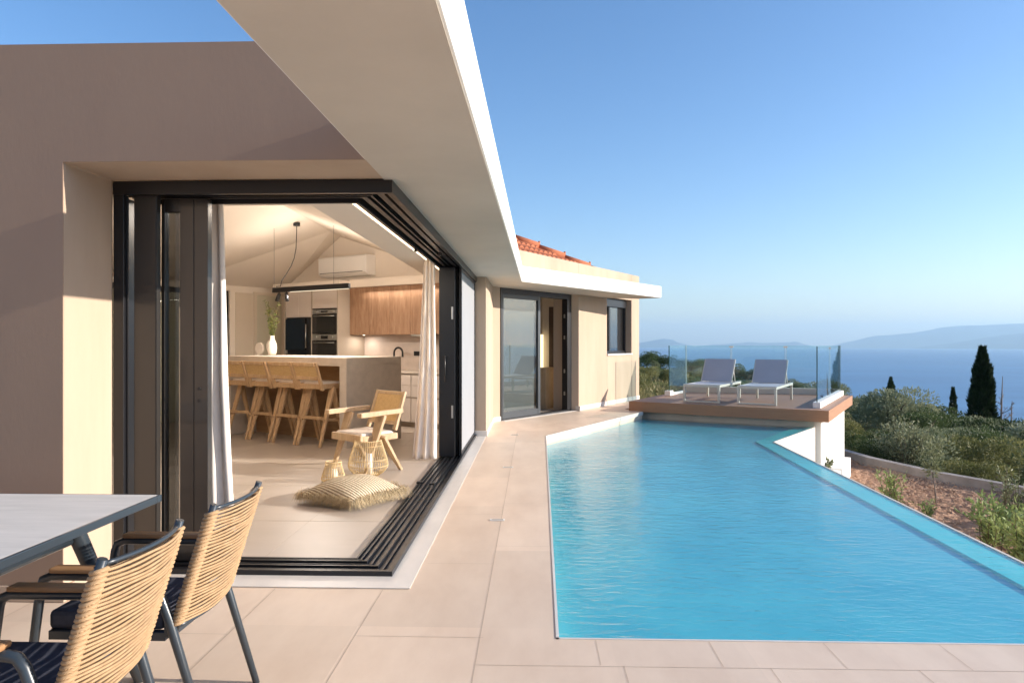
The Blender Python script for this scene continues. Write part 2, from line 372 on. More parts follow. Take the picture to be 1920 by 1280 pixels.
M['leaf_mid'] = leafmat('scrub_leaf', (.29, .27, .10), (.085, .10, .03))
M['leaf_cyp'] = leafmat('cypress_needle', (.06, .09, .035), (.016, .028, .012), tr=.1)
M['leaf_fresh'] = leafmat('oleander_leaf', (.36, .43, .16), (.15, .21, .07), 6)
M['leaf_vase'] = leafmat('cut_branch_leaf', (.33, .30, .08), (.10, .14, .04), 12)
M['leaf_dry'] = leafmat('dry_grass_blade', (.34, .27, .12), (.16, .15, .06), 3)

def emit(name, col, s):
    m = bpy.data.materials.new(name); m.use_nodes = True; N = m.node_tree.nodes
    N.remove(N['Principled BSDF']); e = N.new('ShaderNodeEmission'); e.inputs[0].default_value = (*col, 1); e.inputs[1].default_value = s
    m.node_tree.links.new(e.outputs[0], N['Material Output'].inputs[0]); return m
M['led'] = emit('warm_led', (1, .82, .55), 2.2)
M['ledsoft'] = emit('warm_diffuser', (1, .85, .62), .8)

# ------------------------------------------------------------------ key lines of the place
WX, FY = -2.353, 3.35            # reveal plane, outer face of the front wall
GY, GX = 3.75, -.78              # outer line of the sliding corner
TK = .27                         # depth of the track
ZH, ZT = 2.2, 2.79               # underside of canopy / top of parapet
PIL = 9.38
DA, DB = Vector((-.535, 11.21)), Vector((.72, 12.93))      # ends of the wing door
DD = (DB - DA).normalized(); DN = Vector((DD.y, -DD.x)); DLEN = (DB - DA).length
def Ld(s, n, z): p = DA + DD * s + DN * n; return (p.x, p.y, z)
WU = -5.72                       # face of the wing wall
WV0, WV1 = 11.62, 14.72

# ------------------------------------------------------------------ the house
house = thing('villa', 'beige rendered villa with open corner of sliding doors and white canopy', 'house', (-2.353, 3.42, 0))
def hp(mb, name, m, bevel=.004, parent=None): return mb.build(name, m, parent or house, bevel)

mb = MB(lambda x, z, y: (x, y, z)); mb.prism([(-9.5, 0), (WX, 0), (WX, ZH), (GX - .03, ZH), (GX - .03, ZT), (-9.5, ZT)], FY, GY - .002)
mb.f = [f[::-1] for f in mb.f]
hp(mb, 'front_wall', M['stucco'], .008)
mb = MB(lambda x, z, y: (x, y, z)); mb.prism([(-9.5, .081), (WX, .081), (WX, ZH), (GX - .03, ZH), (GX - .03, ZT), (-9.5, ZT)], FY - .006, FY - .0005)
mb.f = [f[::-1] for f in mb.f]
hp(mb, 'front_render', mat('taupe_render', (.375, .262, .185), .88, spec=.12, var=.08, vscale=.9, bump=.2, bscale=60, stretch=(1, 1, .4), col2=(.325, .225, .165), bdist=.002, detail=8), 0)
mb = MB(); mb.box(-9.5, WX + .012, FY - .016, FY + .06, .002, .08); mb.box(WX, WX + .012, FY + .06, GY, .002, .08)
hp(mb, 'skirting', M['stucco'], .003)
mb = MB(); mb.box(GX - .29, GX - .03, GY + .001, PIL, ZH + .06, ZT); hp(mb, 'side_wall', M['stucco'])
pil = [(-.65, PIL), (-.65, 11.03), (-.545, 11.20), (-1.0, 11.55), (-1.0, PIL)]
mb = MB(); mb.prism(pil, 0, ZT); hp(mb, 'pillar', M['stucco'])
mb = MB(); mb.prism([(-.635, PIL - .015), (-.635, 11.02), (-.53, 11.19), (-.6, 11.24), (-.7, 11.05), (-.7, PIL + .05), (-1.0, PIL + .05), (-1.0, PIL - .015)], .002, .08)
hp(mb, 'skirting', M['marble'], .003)
# left facade of the plot-side wing, seen mirrored in the parked glass
mb = MB(); mb.box(-5.4, -5.1, -7, -1.0, 0, 4.4); hp(mb, 'garden_side_wall', M['stucco'])
mb = MB();
for k in range(9): mb.box(-5.1, -5.075, -1.75, -1.40, .9 + k * .05, .93 + k * .05)
hp(mb, 'vent_grille', M['taupe'], 0)

# canopy: underside at 2.2, upstand 0.23, its edge turns to follow the wing
can = [(-.85, -2.2), (-.285, -2.2), (-.165, 10.16), (2.603, 13.98), (2.2, 14.25), (1.3, 13.9), (-.2, 12.6), (-.9, 11.4), (-.82, 9.0)]
mb = MB(); mb.prism(can, ZH, 2.43); mb.v = [(x + .022, y, z) if z > 2.4 and abs(x + .285) < .001 else (x, y, z) for x, y, z in mb.v]; o = hp(mb, 'canopy', M['white'], .006)
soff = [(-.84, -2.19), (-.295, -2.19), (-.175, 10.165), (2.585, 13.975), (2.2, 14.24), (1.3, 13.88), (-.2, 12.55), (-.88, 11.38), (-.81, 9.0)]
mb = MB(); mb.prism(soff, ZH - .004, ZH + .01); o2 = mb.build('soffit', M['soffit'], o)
# wing
wu = lambda u, v, z: W(u, v, z)
def wbox(m, *a): m.xf = wu; m.box(*a); return m
mb = MB(wu); T = .26
mb.box(WU - T, WU, WV0, 12.93, 0, ZT); mb.box(WU - T, WU, 14.26, WV1, 0, ZT)
mb.box(WU - T, WU, 12.93, 14.26, 0, 1.05); mb.box(WU - T, WU, 12.93, 14.26, ZH + .02, ZT)
mb.box(WU - T, WU, 8.9, WV0, ZH + .235, ZT)
hp(mb, 'wing_wall', M['stucco'], .006)
mb = MB(wu); mb.box(-11, WU - T, WV1 - .3, WV1, 0, ZT - .02); mb.box(-11, -10.75, 8.8, WV1 - .3, 0, ZT - .02); hp(mb, 'wing_back_wall', M['stucco'])
mb = MB(wu); mb.box(WU, WU + .014, WV0 - .01, WV1, .002, .09); hp(mb, 'wing_skirting', M['marble'], .003)
mb = MB(); mb.prism([W(WU, WV0)[:2], Ld(DLEN - .02, -.1, 0)[:2], Ld(DLEN - .02, -.4, 0)[:2], W(WU - T - .1, WV0 + .2)[:2]], 0, ZH); hp(mb, 'door_reveal', M['stucco'], .003)
# wing window
win = MB(wu)
a0, a1, z0, z1, uf = 12.93, 14.26, 1.055, ZH + .015, WU - .2
fr = .055
win.box(uf, uf + .06, a0, a0 + fr, z0, z1); win.box(uf, uf + .06, a1 - fr, a1, z0, z1)
win.box(uf, uf + .06, a0 + fr, a1 - fr, z0, z0 + fr); win.box(uf, uf + .1, a0 + fr, a1 - fr, z1 - .17, z1)
win.box(uf + .005, uf + .055, a0 + .42, a0 + .50, z0 + fr, z1 - .17); win.box(uf - .03, uf + .03, a1 - .35, a1 - fr, z0 + fr, z1 - .17)
window = hp(win, 'window', M['frame'], .003)
mb = MB(wu); mb.box(uf + .02, uf + .03, a0 + fr, a1 - fr, z0 + fr, z1 - .17); hp(mb, 'pane', M['glassdoor'], 0, window)
mb = MB(wu); mb.box(WU - .2, WU + .025, a0 - .005, a1 + .005, z0 - .035, z0 - .002); hp(mb, 'sill', M['marble'], .003, window)
# tiled roof over the wing
E0 = (-5.88, 13.72, 2.61); PT = .505
mb = MB(wu)
row = .30; nrow = 10; per = .19
for r_ in range(nrow):
    t0, t1 = r_ * row, (r_ + 1) * row + .03
    vmax = E0[1] - r_ * row - .08
    nv = int((vmax - 7.6) / per * 8); vs = []; fs = []
    for j in range(nv + 1):
        v = vmax - j * per / 8
        h = .055 * abs(sin(pi * v / per)) ** .8
        for i, (t, dz) in enumerate(((t0, .045), (t1, 0.0), (t0, .02))):
            if i == 2: vs.append((E0[0] - t0, v, E0[2] + PT * t0 - .02)); continue
            vs.append((E0[0] - t, v, E0[2] + PT * t + h + dz))
    for j in range(nv):
        a = j * 3
        fs += [(a, a + 1, a + 4, a + 3), (a + 2, a, a + 3, a + 5)]
    mb.add(vs, fs, False)
roof = hp(mb, 'tiled_roof', M['terracotta'], 0)
mb = MB(wu)
for k in range(8):
    t = k * .40; p = (E0[0] - t - .05, E0[1] - t + .02, E0[2] + PT * t + .09); q = (p[0] - .42, p[1] - .42, p[2] + PT * .42 - .015)
    mb.tube([p, q], [.10, .075], 12)
    mb.tube([(q[0] + .04, q[1] + .04, q[2] + .02), (q[0] + .04, q[1] + .04, q[2] + .125)], .022, 8)
hp(mb, 'hip_ridge', M['terracotta'], 0, roof)
mb = MB(wu); mb.add([(E0[0], 7.6, E0[2] - .03), (E0[0], E0[1], E0[2] - .03), (E0[0] - 3, E0[1] - 3, E0[2] + 3 * PT - .03), (E0[0] - 3, 7.6, E0[2] + 3 * PT - .03),
    (-10.9, E0[1], E0[2] - .03)], [(0, 1, 2, 3), (1, 4, 2)])
hp(mb, 'roof_deck', M['terracotta'], 0, roof)

# main roof, hidden behind the parapet
mb = MB(); prof = [(3.72, 2.74), (3.78, 2.82), (4.42, 3.19), (5.3, 3.42), (9.4, 3.42), (13.6, 3.42)]
mb.add([(x, y, z) for y, z in prof for x in (-9.5, -1.05)], [(2 * i, 2 * i + 1, 2 * i + 3, 2 * i + 2) for i in range(len(prof) - 1)])
mb.add([(-9.45, FY, 0), (-9.45, 13, 0), (-9.45, 13, 3.42), (-9.45, 5.3, 3.42), (-9.45, FY, 2.74)], [(0, 1, 2, 3, 4)])
mb.add([(-1.07, 3.72, 2.2), (-1.07, 10.5, 2.2), (-1.07, 10.5, 3.42), (-1.07, 5.3, 3.42), (-1.07, 4.42, 3.19), (-1.07, 3.78, 2.82)], [(0, 1, 2, 3, 4, 5)])
hp(mb, 'main_roof', M['stucco'], 0)

# interior floor, walls, vault
room = [(-9.4, GY + .02), (GX - .01, GY + .02), (GX - .01, PIL), (-1.0, PIL), (-1.0, 11.2), (-4.5, 13.4), (-6.2, 11.0), (-9.4, 11.0)]
mb = MB(); mb.prism(room, -.02, .004); hp(mb, 'interior_floor', M['floor'], 0)
mb = MB()
for k in range(7):
    x = -1.62 - k * .9; mb.box(x - .001, x + .001, GY + TK + .02, 10.8, .0035, .0048)
for k in range(5):
    y = 4.9 + k * 1.2; mb.box(-8.5, GX - TK - .02, y - .001, y + .001, .0036, .0049)
hp(mb, 'floor_joints', M['taupe'], 0)
VB = 8.58
mb = MB(wu); mb.box(-10.6, -5.9, VB, VB + .12, 0, 3.3); hp(mb, 'kitchen_wall', M['ceil'], 0)
mb = MB(wu)      # wall with the glazed door, u = -10.31
mb.box(-10.45, -10.31, 7.42, VB, 0, 2.62); mb.box(-10.45, -10.31, 4.2, 7.42, 2.18, 2.7)
hp(mb, 'side_room_wall', M['ceil'], 0)
mb = MB(wu); mb.box(-10.40, -10.34, 7.34, 7.42, 0, 2.18); mb.box(-10.40, -10.34, 5.4, 7.34, 2.10, 2.18); mb.box(-10.40, -10.34, 5.4, 5.46, 0, 2.10)  # door widened out of view to let extra sky light into the room
o = hp(mb, 'balcony_door', M['frame'], .003)
mb = MB(wu); mb.box(-10.375, -10.365, 5.46, 7.34, 0, 2.10); hp(mb, 'pane', M['glass'], 0, o)
mb = MB(wu); mb.box(-10.31, -10.296, 7.53, 7.88, .09, 2.16); hp(mb, 'wall_panel', M['cream'], .002)
mb = MB(wu); mb.box(-10.31, -10.29, 7.96, 8.5, .01, 2.14)
o = hp(mb, 'interior_door', mat('door_paint', (.62, .57, .44), .5, var=.02), .003)
mb = MB(wu); mb.box(-10.31, -10.28, 7.90, 7.955, 0, 2.19); mb.box(-10.31, -10.28, 7.955, 8.55, 2.145, 2.19); hp(mb, 'door_casing', M['cream'], .002, o)
mb = MB(); mb.box(-9.4, -5.63, 10.86, 11.0, 0, 2.6); mb.box(-5.75, -5.63, 4.4, 10.86, 2.3, 2.6); mb.box(-9.4, -9.3, GY, 11, 0, 3.3)
mb.box(-9.4, -5.63, 3.76, 11, 2.5, 2.6); mb.box(-9.3, WX - .02, GY + .003, GY + .03, 0, 2.74); hp(mb, 'rear_room_wall', M['ceil'], 0)
K = (-3.383, 11.86, 3.17); J = (-3.34, 11.15, 3.15); RN = (-3.34, 4.36, 3.15)
k1 = -.37
def P1(x, y): return (x, y, 3.15 - .37 * (x + 3.34))
def P2(x, y): return (x, y, 4.386 + .37 * x)
gR = W(-5.9, VB, 0)
mb = MB()
mb.add([RN, P1(-1.05, 4.36), P1(-1.05, 10.6), P1(gR[0], gR[1]), K, J], [(0, 1, 2, 3, 4, 5)])
mb.add([RN, J, P2(-5.63, 10.86), P2(-5.63, 4.36)], [(0, 1, 2, 3)])
gL = (*W(-10.31, VB)[:2], 2.31); lw = (*W(-10.31, 7.2)[:2], 2.29)
mb.add([J, K, gL, lw, P2(-5.63, 10.86)], [(0, 1, 2), (0, 2, 3), (0, 3, 4)])
o = hp(mb, 'vaulted_ceiling', M['ceil'], 0)
sd = o.modifiers.new('solid', 'SOLIDIFY'); sd.thickness = .05; sd.offset = 0
# beam with LED cove and curtain recess running round the corner
def ell(mb, o0, o1, z0, z1, x0=-2.353, y1=PIL):
    """L-shaped strip following the glazed corner, between offsets o0 and o1 inwards"""
    mb.prism([(x0, GY + o0), (GX - o0, GY + o0), (GX - o0, y1), (GX - o1, y1), (GX - o1, GY + o1), (x0, GY + o1)], z0, z1)
mb = MB(); ell(mb, .40, .68, 2.195, 2.62, -5.7, 10.3); hp(mb, 'ceiling_beam', mat('beam_lit_colour', (.90, .81, .70), .85, var=.02), .003)  # base colour lightened to stand in for light on the underside
mb = MB(); ell(mb, TK, .40, 2.255, 2.30, -5.7, 9.6); hp(mb, 'curtain_recess', M['cream'], 0)
mb = MB(); ell(mb, .31, .318, 2.235, 2.256, -5.0, 9.3); ell(mb, .35, .358, 2.235, 2.256, -5.0, 9.3); hp(mb, 'curtain_rail', M['plastic'], 0)
mb = MB(); ell(mb, .389, .398, 2.200, 2.210, -2.0, 9.3); hp(mb, 'led_strip', M['led'], 0)
# kitchen bulkhead
mb = MB(wu); mb.box(-8.27, -5.95, 8.21, VB, 2.2, 2.33); mb.box(-9.9, -8.27, 7.99, VB, 2.2, 2.31); hp(mb, 'bulkhead', M['ceil'], .003)
mb = MB(wu); mb.box(-8.27, -5.95, VB - .012, VB, .84, 1.42)
hp(mb, 'splashback', mat('splashback_stone', (.60, .50, .43), .45, var=.12, vscale=6, detail=8), 0)
mb = MB(wu); mb.box(-7.62, -7.35, VB - .005, VB, 2.44, 2.68);
o = hp(mb, 'access_panel', M['ceil'], .001)
mb = MB(wu); mb.box(-7.17, -7.03, VB - .03, VB - .012, 1.08, 1.15); hp(mb, 'wall_socket', M['black'], .003)

# ---- sliding corner: frame, tracks, parked panels
mb = MB()
ell(mb, 0, .035, 2.125, ZH - .002)
for a, w_ in ((.07, .034), (.145, .012), (.185, .034)): ell(mb, a, a + w_, 2.14, 2.19)
ell(mb, .25, TK, 2.12, ZH - .002); ell(mb, .035, .25, 2.185, ZH - .002)
head = hp(mb, 'door_head_frame', M['frame'], 0)
mb = MB()
for a in (.125, .167): ell(mb, a, a + .005, 2.16, 2.186)
hp(mb, 'head_rail', M['rail'], 0, head)
mb = MB(); ell(mb, 0, TK, .002, .010); ell(mb, 0, .028, .010, .034)
for a in (.100, .185): ell(mb, a, a + .014, .010, .030)
ell(mb, .258, TK, .010, .022)
tr = hp(mb, 'floor_track', M['frame'], 0)
mb = MB()
for a in (.062, .148, .228): ell(mb, a, a + .006, .010, .024)
hp(mb, 'track_rail', M['rail'], 0, tr)
mb = MB()
for y in (6.1,):
    mb.box(GX - .27, GX - .215, y, y + .05, .03, .045); mb.box(GX - .15, GX - .10, y - .05, y, .03, .045)
mb.box(GX - .255, GX - .235, 5.9, 5.94, 2.085, 2.12); mb.box(GX - .10, GX - .075, 6.3, 6.34, 2.10, 2.13)
each(mb, 'door_stopper', M['black'], tr, .003)
mb = MB(); mb.prism([(-2.353, GY - .175), (GX + .13, GY - .175), (GX + .13, PIL + 1.6), (GX, PIL), (GX, GY), (-2.353, GY)], .002, .006); hp(mb, 'threshold', M['marble'], 0)
# left jamb
mb = MB(); mb.box(WX + .002, WX + .062, GY, GY + .05, .01, 2.125)
mb.box(WX + .002, WX + .03, GY + .05, GY + TK, .01, 2.12); mb.box(WX + .062, WX + .075, GY + .02, GY + .03, .03, 2.12)
hp(mb, 'side_jamb', M['frame'], .002)
def panel_x(x0, x1, y0, y1, lw, rw, name):
    """sliding leaf parked along the front, glass between stiles"""
    m = MB(); m.box(x0, x0 + lw, y0, y1, .032, 2.13)
    if rw > .12:
        m.box(x1 - rw, x1 - rw / 2 - .0015, y0, y1, .032, 2.13); m.box(x1 - rw / 2 + .0015, x1, y0 - .002, y1, .032, 2.13)
    else: m.box(x1 - rw, x1, y0, y1, .032, 2.13)
    m.box(x0 + lw, x1 - rw, y0, y1, .032, .12); m.box(x0 + lw, x1 - rw, y0, y1, 2.055, 2.13)
    p = hp(m, 'sliding_door_leaf', M['bronze'] if name else M['frame'], .002)
    m = MB(); m.box(x0 + lw, x1 - rw, (y0 + y1) / 2 - .004, (y0 + y1) / 2 + .004, .12, 2.055); hp(m, 'pane', M['glassdoor'], 0, p)
    return p
M['bronze'] = mat('reflective_dark_aluminium', (.032, .028, .025), .3, spec=.5, coat=.25, bump=.01, bscale=4)
panel_x(-2.262, -2.13, GY + .05, GY + .09, .125, .004, 1)
p = panel_x(-2.16, -1.885, GY + .15, GY + .20, .02, .165, 1)
mb = MB()
for z in (1.03, .96): mb.tube([(-1.935, GY + .149, z), (-1.935, GY + .142, z)], .009, 10)
each(mb, 'fixing_screw', M['black'], p)
# right stack of parked leaves
def leaf_y(x0, x1, y0, y1, sw):
    m = MB(); m.box(x0, x1, y0, y0 + sw, .032, 2.13); m.box(x0, x1, y1 - .09, y1, .032, 2.13)
    m.box(x0, x1, y0 + sw, y1 - .09, .032, .12); m.box(x0, x1, y0 + sw, y1 - .09, 2.05, 2.13)
    p = hp(m, 'sliding_door_leaf', M['frame'], .002)
    m = MB(); m.box((x0 + x1) / 2 - .004, (x0 + x1) / 2 + .004, y0 + sw, y1 - .09, .12, 2.05); hp(m, 'pane', M['glassdoor'], 0, p); return p
pl = leaf_y(GX - .265, GX - .215, 7.56, PIL - .02, .10)
leaf_y(GX - .18, GX - .135, 7.60, PIL - .02, .09); leaf_y(GX - .115, GX - .07, 7.66, PIL - .02, .09)
mb = MB(); mb.box(GX - .262, GX - .085, 7.515, 7.555, .035, 2.128); o = hp(mb, 'corner_stile', M['frame'], .003, pl)
mb = MB(); mb.tube([(GX - .19, 7.50, 1.14), (GX - .19, 7.47, 1.14), (GX - .19, 7.47, .86)], .008, 8); mb.box(GX - .23, GX - .15, 7.505, 7.515, 1.135, 1.15); hp(mb, 'door_handle', M['black'], 0, pl)
mb = MB(); mb.box(GX - .125, GX - .105, 7.508, 7.515, 1.55, 1.69); mb.box(GX - .125, GX - .105, 7.508, 7.515, .46, .60); each(mb, 'lock_plate', M['steel'], pl, .002)
mb = MB(); mb.box(GX - .05, GX - .02, 7.60, 7.64, .03, 2.13); mb.box(GX - .05, GX - .02, PIL - .04, PIL - .01, .03, 2.13); mb.box(GX - .05, GX - .02, 7.64, PIL - .04, .03, .07); mb.box(GX - .05, GX - .02, 7.64, PIL - .04, 2.09, 2.13)
o = hp(mb, 'screen_frame', M['frame'], .002)
mb = MB(); mb.box(GX - .034, GX - .030, 7.64, PIL - .04, .07, 2.09); hp(mb, 'fly_screen', M['flyscreen'], 0, o)

# ---- wing sliding door
ld = lambda a, b, c: Ld(a, b, c)
mb = MB(ld); ft = .07
mb.box(0, DLEN, -.12, 0, 2.1, ZH - .005); mb.box(0, .05, -.12, 0, .01, 2.1); mb.box(DLEN - .14, DLEN, -.12, 0, .01, 2.1); mb.box(0, DLEN, -.12, 0, .004, .03)
wdoor = hp(mb, 'wing_sliding_door', M['frame'], .002)
mid = 1.06
mb = MB(ld); mb.box(.05, .09, -.05, -.01, .03, 2.1); mb.box(mid, mid + .07, -.055, -.005, .03, 2.1); mb.box(.09, mid, -.05, -.01, .03, .13); mb.box(.09, mid, -.05, -.01, 2.03, 2.1)
leaf = hp(mb, 'door_leaf', mat('grey_aluminium', (.045, .052, .06), .35, spec=.5, bump=.01), .002, wdoor)
mb = MB(ld); mb.box(.09, mid, -.034, -.028, .13, 2.03); hp(mb, 'pane', glass('bright_coated_glass', (.8, .82, .82), 1.2, .06), 0, wdoor)
mb = MB(ld); mb.box(.09, mid - .02, -.07, -.066, .13, 2.03); hp(mb, 'screen', M['sheer'], 0, wdoor)
mb = MB(ld)
for z in (1.75, 1.35, .72, .3): mb.box(DLEN - .145, DLEN - .14, -.08, -.05, z, z + .07)
each(mb, 'lock_plate', M['steel'], wdoor, .001)
mb = MB(ld); mb.box(-.02, DLEN + .05, 0, .10, .002, .008); mb.box(DLEN + .05, DLEN + .08, -.02, .16, .002, .09); hp(mb, 'door_sill', M['marble'], 0, wdoor)
mb = MB(ld); mb.box(-.1, DLEN + .3, -.15, .02, ZH, ZT - .02); hp(mb, 'wall_over_door', M['stucco'], 0)
# wing room behind the door
mb = MB(wu); mb.box(-10.7, WU - T, 8.8, WV1 - .32, 2.2, 2.26); hp(mb, 'wing_ceiling', M['ceil'], 0)
mb = MB(); mb.prism([(-.95, 11.4), (-.56, 11.22), (.7, 12.95), W(WU - T, 12.0)[:2], W(WU - T, 14.4)[:2], W(-10.6, 14.4)[:2], W(-10.6, 8.8)[:2], W(-7, 8.75)[:2]], -.01, .005); hp(mb, 'wing_floor', M['floor'], 0)
mb = MB(wu); mb.box(-6.62, -5.98, 12.0, 12.1, 0, 2.2); mb.box(-10.6, -6.62, 12.9, 13.0, 0, 2.2); mb.box(-6.72, -6.62, 12.0, 13.0, 0, 2.2); mb.box(-10.7, -10.6, 8.8, 13, 0, 2.2)
hp(mb, 'partition_wall', M['cream'], 0)
mb = MB(wu); mb.box(-6.56, -6.36, 11.985, 12.0, .02, 2.0); hp(mb, 'inner_door', mat('dark_wood_door', (.10, .06, .04), .5, var=.2, vscale=5), 0)
mb = MB(wu); mb.box(-6.165, -6.145, 11.985, 12.0, .08, 2.08); hp(mb, 'wall_light_strip', M['led'], 0)
mb = MB(wu); mb.box(-6.60, -6.40, 11.55, 11.98, .0, .80); hp(mb, 'vanity', M['oakarm'], .004)
mb = MB(wu); mb.box(-6.78, -6.64, 11.88, 11.9, .72, 1.45); hp(mb, 'lit_mirror', emit('mirror_glow', (1, .82, .5), 1.1), 0)

# ------------------------------------------------------------------ terrace and pool
PA, PB, PC = (.10, 2.995), (.168, 9.47), (2.03, 12.80)          # pool inner edge, terrace side
POUT = [W(-1.72, 12.35)[:2], (3.415, 9.84), (3.07, 3.0)]         # outer lip of the infinity edge
PIN = [W(-1.98, 12.35)[:2], (3.20, 9.92), (2.81, 3.0)]
terr = MB(); terr.xf = None
terr.prism([(-9.5, -7), (6, -7), (6, 2.995), (.10, 2.995), (-1.5, 2.995), (-9.5, 2.995)], -.14, 0)
terr.prism([(-9.5, 2.995), (.10, 2.995), PB, (-.4, 11.2), (-9.5, 11.2)], -.14, 0)
E1 = W(-4.93, 12.36)[:2]
terr.prism([PB, PC, W(-4.9, 12.36)[:2], W(-4.9, 14.6)[:2], W(-6.0, 14.6)[:2], (-1.0, 11.2), (-.4, 11.2)], -.14, 0)
terrace = structure(terr.build('terrace', M['tile'], None), 'beige porcelain tiled terrace round the pool', 'terrace')
# tile joints as thin sheets
gm = MB(); jw = .0011
def joint(a, b, w=jw):
    a, b = Vector(a), Vector(b); d = (b - a).normalized(); n = Vector((-d.y, d.x)) * w
    gm.add([(*(a + n), .0012), (*(a - n), .0012), (*(b - n), .0012), (*(b + n), .0012)], [(0, 1, 2, 3)])
for i, x in enumerate((-4.78, -4.21, -3.64, -3.07, -2.5, -1.925, -1.36, -.79)):
    joint((x, -3), (x, 3.56))
    for k in range(-2, 3):
        y = k * 1.15 + (.5 if i % 2 else 0) + .2
        if y < 3.4: joint((x, y), (x + .57, y), .0011)
joint((-.235, -3), (-.235, 9.9))
for k in (.55, 1.7, 4.0, 5.15, 6.3, 7.45, 8.6): joint((-.235, k), (-.62 if k > 3.6 else -.79, k), .0011); joint((-.235, k + .35), (.1, k + .35), .0009)
joint((-.235, 2.745), (6, 2.78))
for k in range(10): joint((.272 + k * .49, 2.99), (.272 + k * .49, 2.76), .001)
for k in range(9): joint((.364 + k * .582, 2.755), (.364 + k * .582, .5), .001)
joint((-.235, 1.6), (6, 1.62), .002)
for k in range(7):
    p = Vector((.168, 9.47)).lerp(Vector((2.03, 12.8)), (k + .5) / 7); q = p + Vector((-1.0, .56)).normalized() * .62
    joint(p, q, .0014)
joint((-.235, 9.9), W(-5.05, 13.6)[:2], .0014)
structure(gm.build('tile_joints', M['grout'], None), 'thin dark joints between the terrace tiles', 'grout')
# lighter coping lip at the pool edge
mb = MB(); mb.prism([(.10, 2.995), PB, (PB[0] + .012, PB[1] - .01), (.113, 2.995)], -.06, .003); mb.prism([PB, PC, (PC[0] + .012, PC[1] - .008), (PB[0] + .012, PB[1] - .01)], -.06, .003)
mb.prism([(.10, 2.995), (.10, 3.007), (3.0, 3.007), (3.0, 2.995)], -.06, .003)
structure(mb.build('pool_coping', M['marble'], None), 'pale stone lip along the pool edge', 'coping')
for i, (y, l) in enumerate(((4.978, 'slotted white drain nearest the corner of the open doors'), (7.08, 'slotted white drain beside the middle of the pool'), (9.56, 'slotted white drain by the bend of the pool edge'))):
    mb = MB(); x0, x1 = -.305, -.245
    mb.cm = 0; mb.box(x0 - .01, x1 + .035, y - .022, y + .022, .001, .006)
    mb.cm = 1
    for k in (-.011, 0, .011): mb.box(x0, x1 + .025, y + k - .0025, y + k + .0025, .005, .0068)
    tag(mb.build('floor_drain', None, None, mats=[M['plastic'], M['taupe']]), l, 'drain', 'drains set in the terrace')

pool = thing('swimming_pool', 'turquoise infinity pool with a shallow overflow ledge on its outer side', 'swimming pool', (1.5, 6.5, 0))
ZF = -.150
mb = MB(); inn = [PA, PB, PC, PIN[0], PIN[1], PIN[2]]
mb.prism(inn, ZF - .05, ZF); mb.build('pool_floor', M['mosaic'], pool)
mb = MB()
def wallseg(mb, a, b, th, z0, z1):
    a, b = Vector(a[:2]), Vector(b[:2]); d = (b - a).normalized(); n = Vector((-d.y, d.x)) * th
    mb.prism([tuple(a), tuple(b), tuple(b + n), tuple(a + n)], z0, z1)
wallseg(mb, PA, PB, .012, ZF, -.142); wallseg(mb, PB, PC, .012, ZF, -.142)
wallseg(mb, (.1, 2.985), (3.07, 2.985), .012, ZF, -.142)
mb.build('pool_lining', M['mosaic'], pool)
mb = MB()
for i in (0, 1): mb.prism([POUT[i], POUT[i + 1], PIN[i + 1], PIN[i]], -1.35, -.130)
o = mb.build('overflow_wall', M['mosaicpale'], pool)
mb = MB()
for i in (0, 1): wallseg(mb, POUT[i], POUT[i + 1], .02, -1.4, -.1195)
mb.build('outer_render', M['cream2'], pool)
mb = MB(wu); mb.box(-5.1, -1.72, 12.36, 12.6, -1.4, .0); mb.build('far_pool_wall', M['cream2'], pool)
wp = [(PA[0], 2.995), PB, PC, POUT[0], POUT[1], POUT[2]]
mb = MB(); mb.add([(p[0], p[1], -.121) for p in wp[::-1]], [tuple(range(6))])
structure(mb.build('pool_water', M['water'], None), 'rippling blue water in the pool', 'water')

# ------------------------------------------------------------------ deck with loungers
ZD = .18; du0, du1, dv0, dv1 = -4.93, -1.47, 12.16, 15.9
deck = thing('sundeck', 'raised brown composite deck at the far end of the pool', 'deck', W(-3.2, 14, 0))
mb = MB(wu); nb = 26; bw = (dv1 - dv0 - .02) / nb
for k in range(nb): mb.box(du0 + .024, du1 - .024, dv0 + .024 + k * bw, dv0 + .024 + (k + 1) * bw - .004, ZD - .025, ZD)
mb.build('deck_boards', M['decking'], deck)
mb = MB(wu); mb.box(du0, du1, dv0, dv0 + .022, ZD - .19, ZD + .001); mb.box(du1 - .022, du1, dv0 + .022, dv1, ZD - .19, ZD + .001); mb.box(du0, du0 + .022, dv0 + .022, dv1, ZD - .19, ZD + .001)
mb.build('fascia_board', M['fascia'], deck, .002)
mb = MB(wu); mb.box(du0 + .03, -1.74, 12.62, dv1, -1.6, -.02); mb.build('substructure', M['cream2'], deck)
mb = MB(wu); mb.box(-1.745, -1.62, 12.42, dv1 - .05, -1.8, -.012); mb.build('support_wall', M['white'], deck, .004)
tag(MB(wu).box(-1.61, -1.42, 13.6, 15.0, -1.6, -.98).build('stone_step', M['white'], None, .006), 'low white rendered block at the foot of the deck wall', 'step')
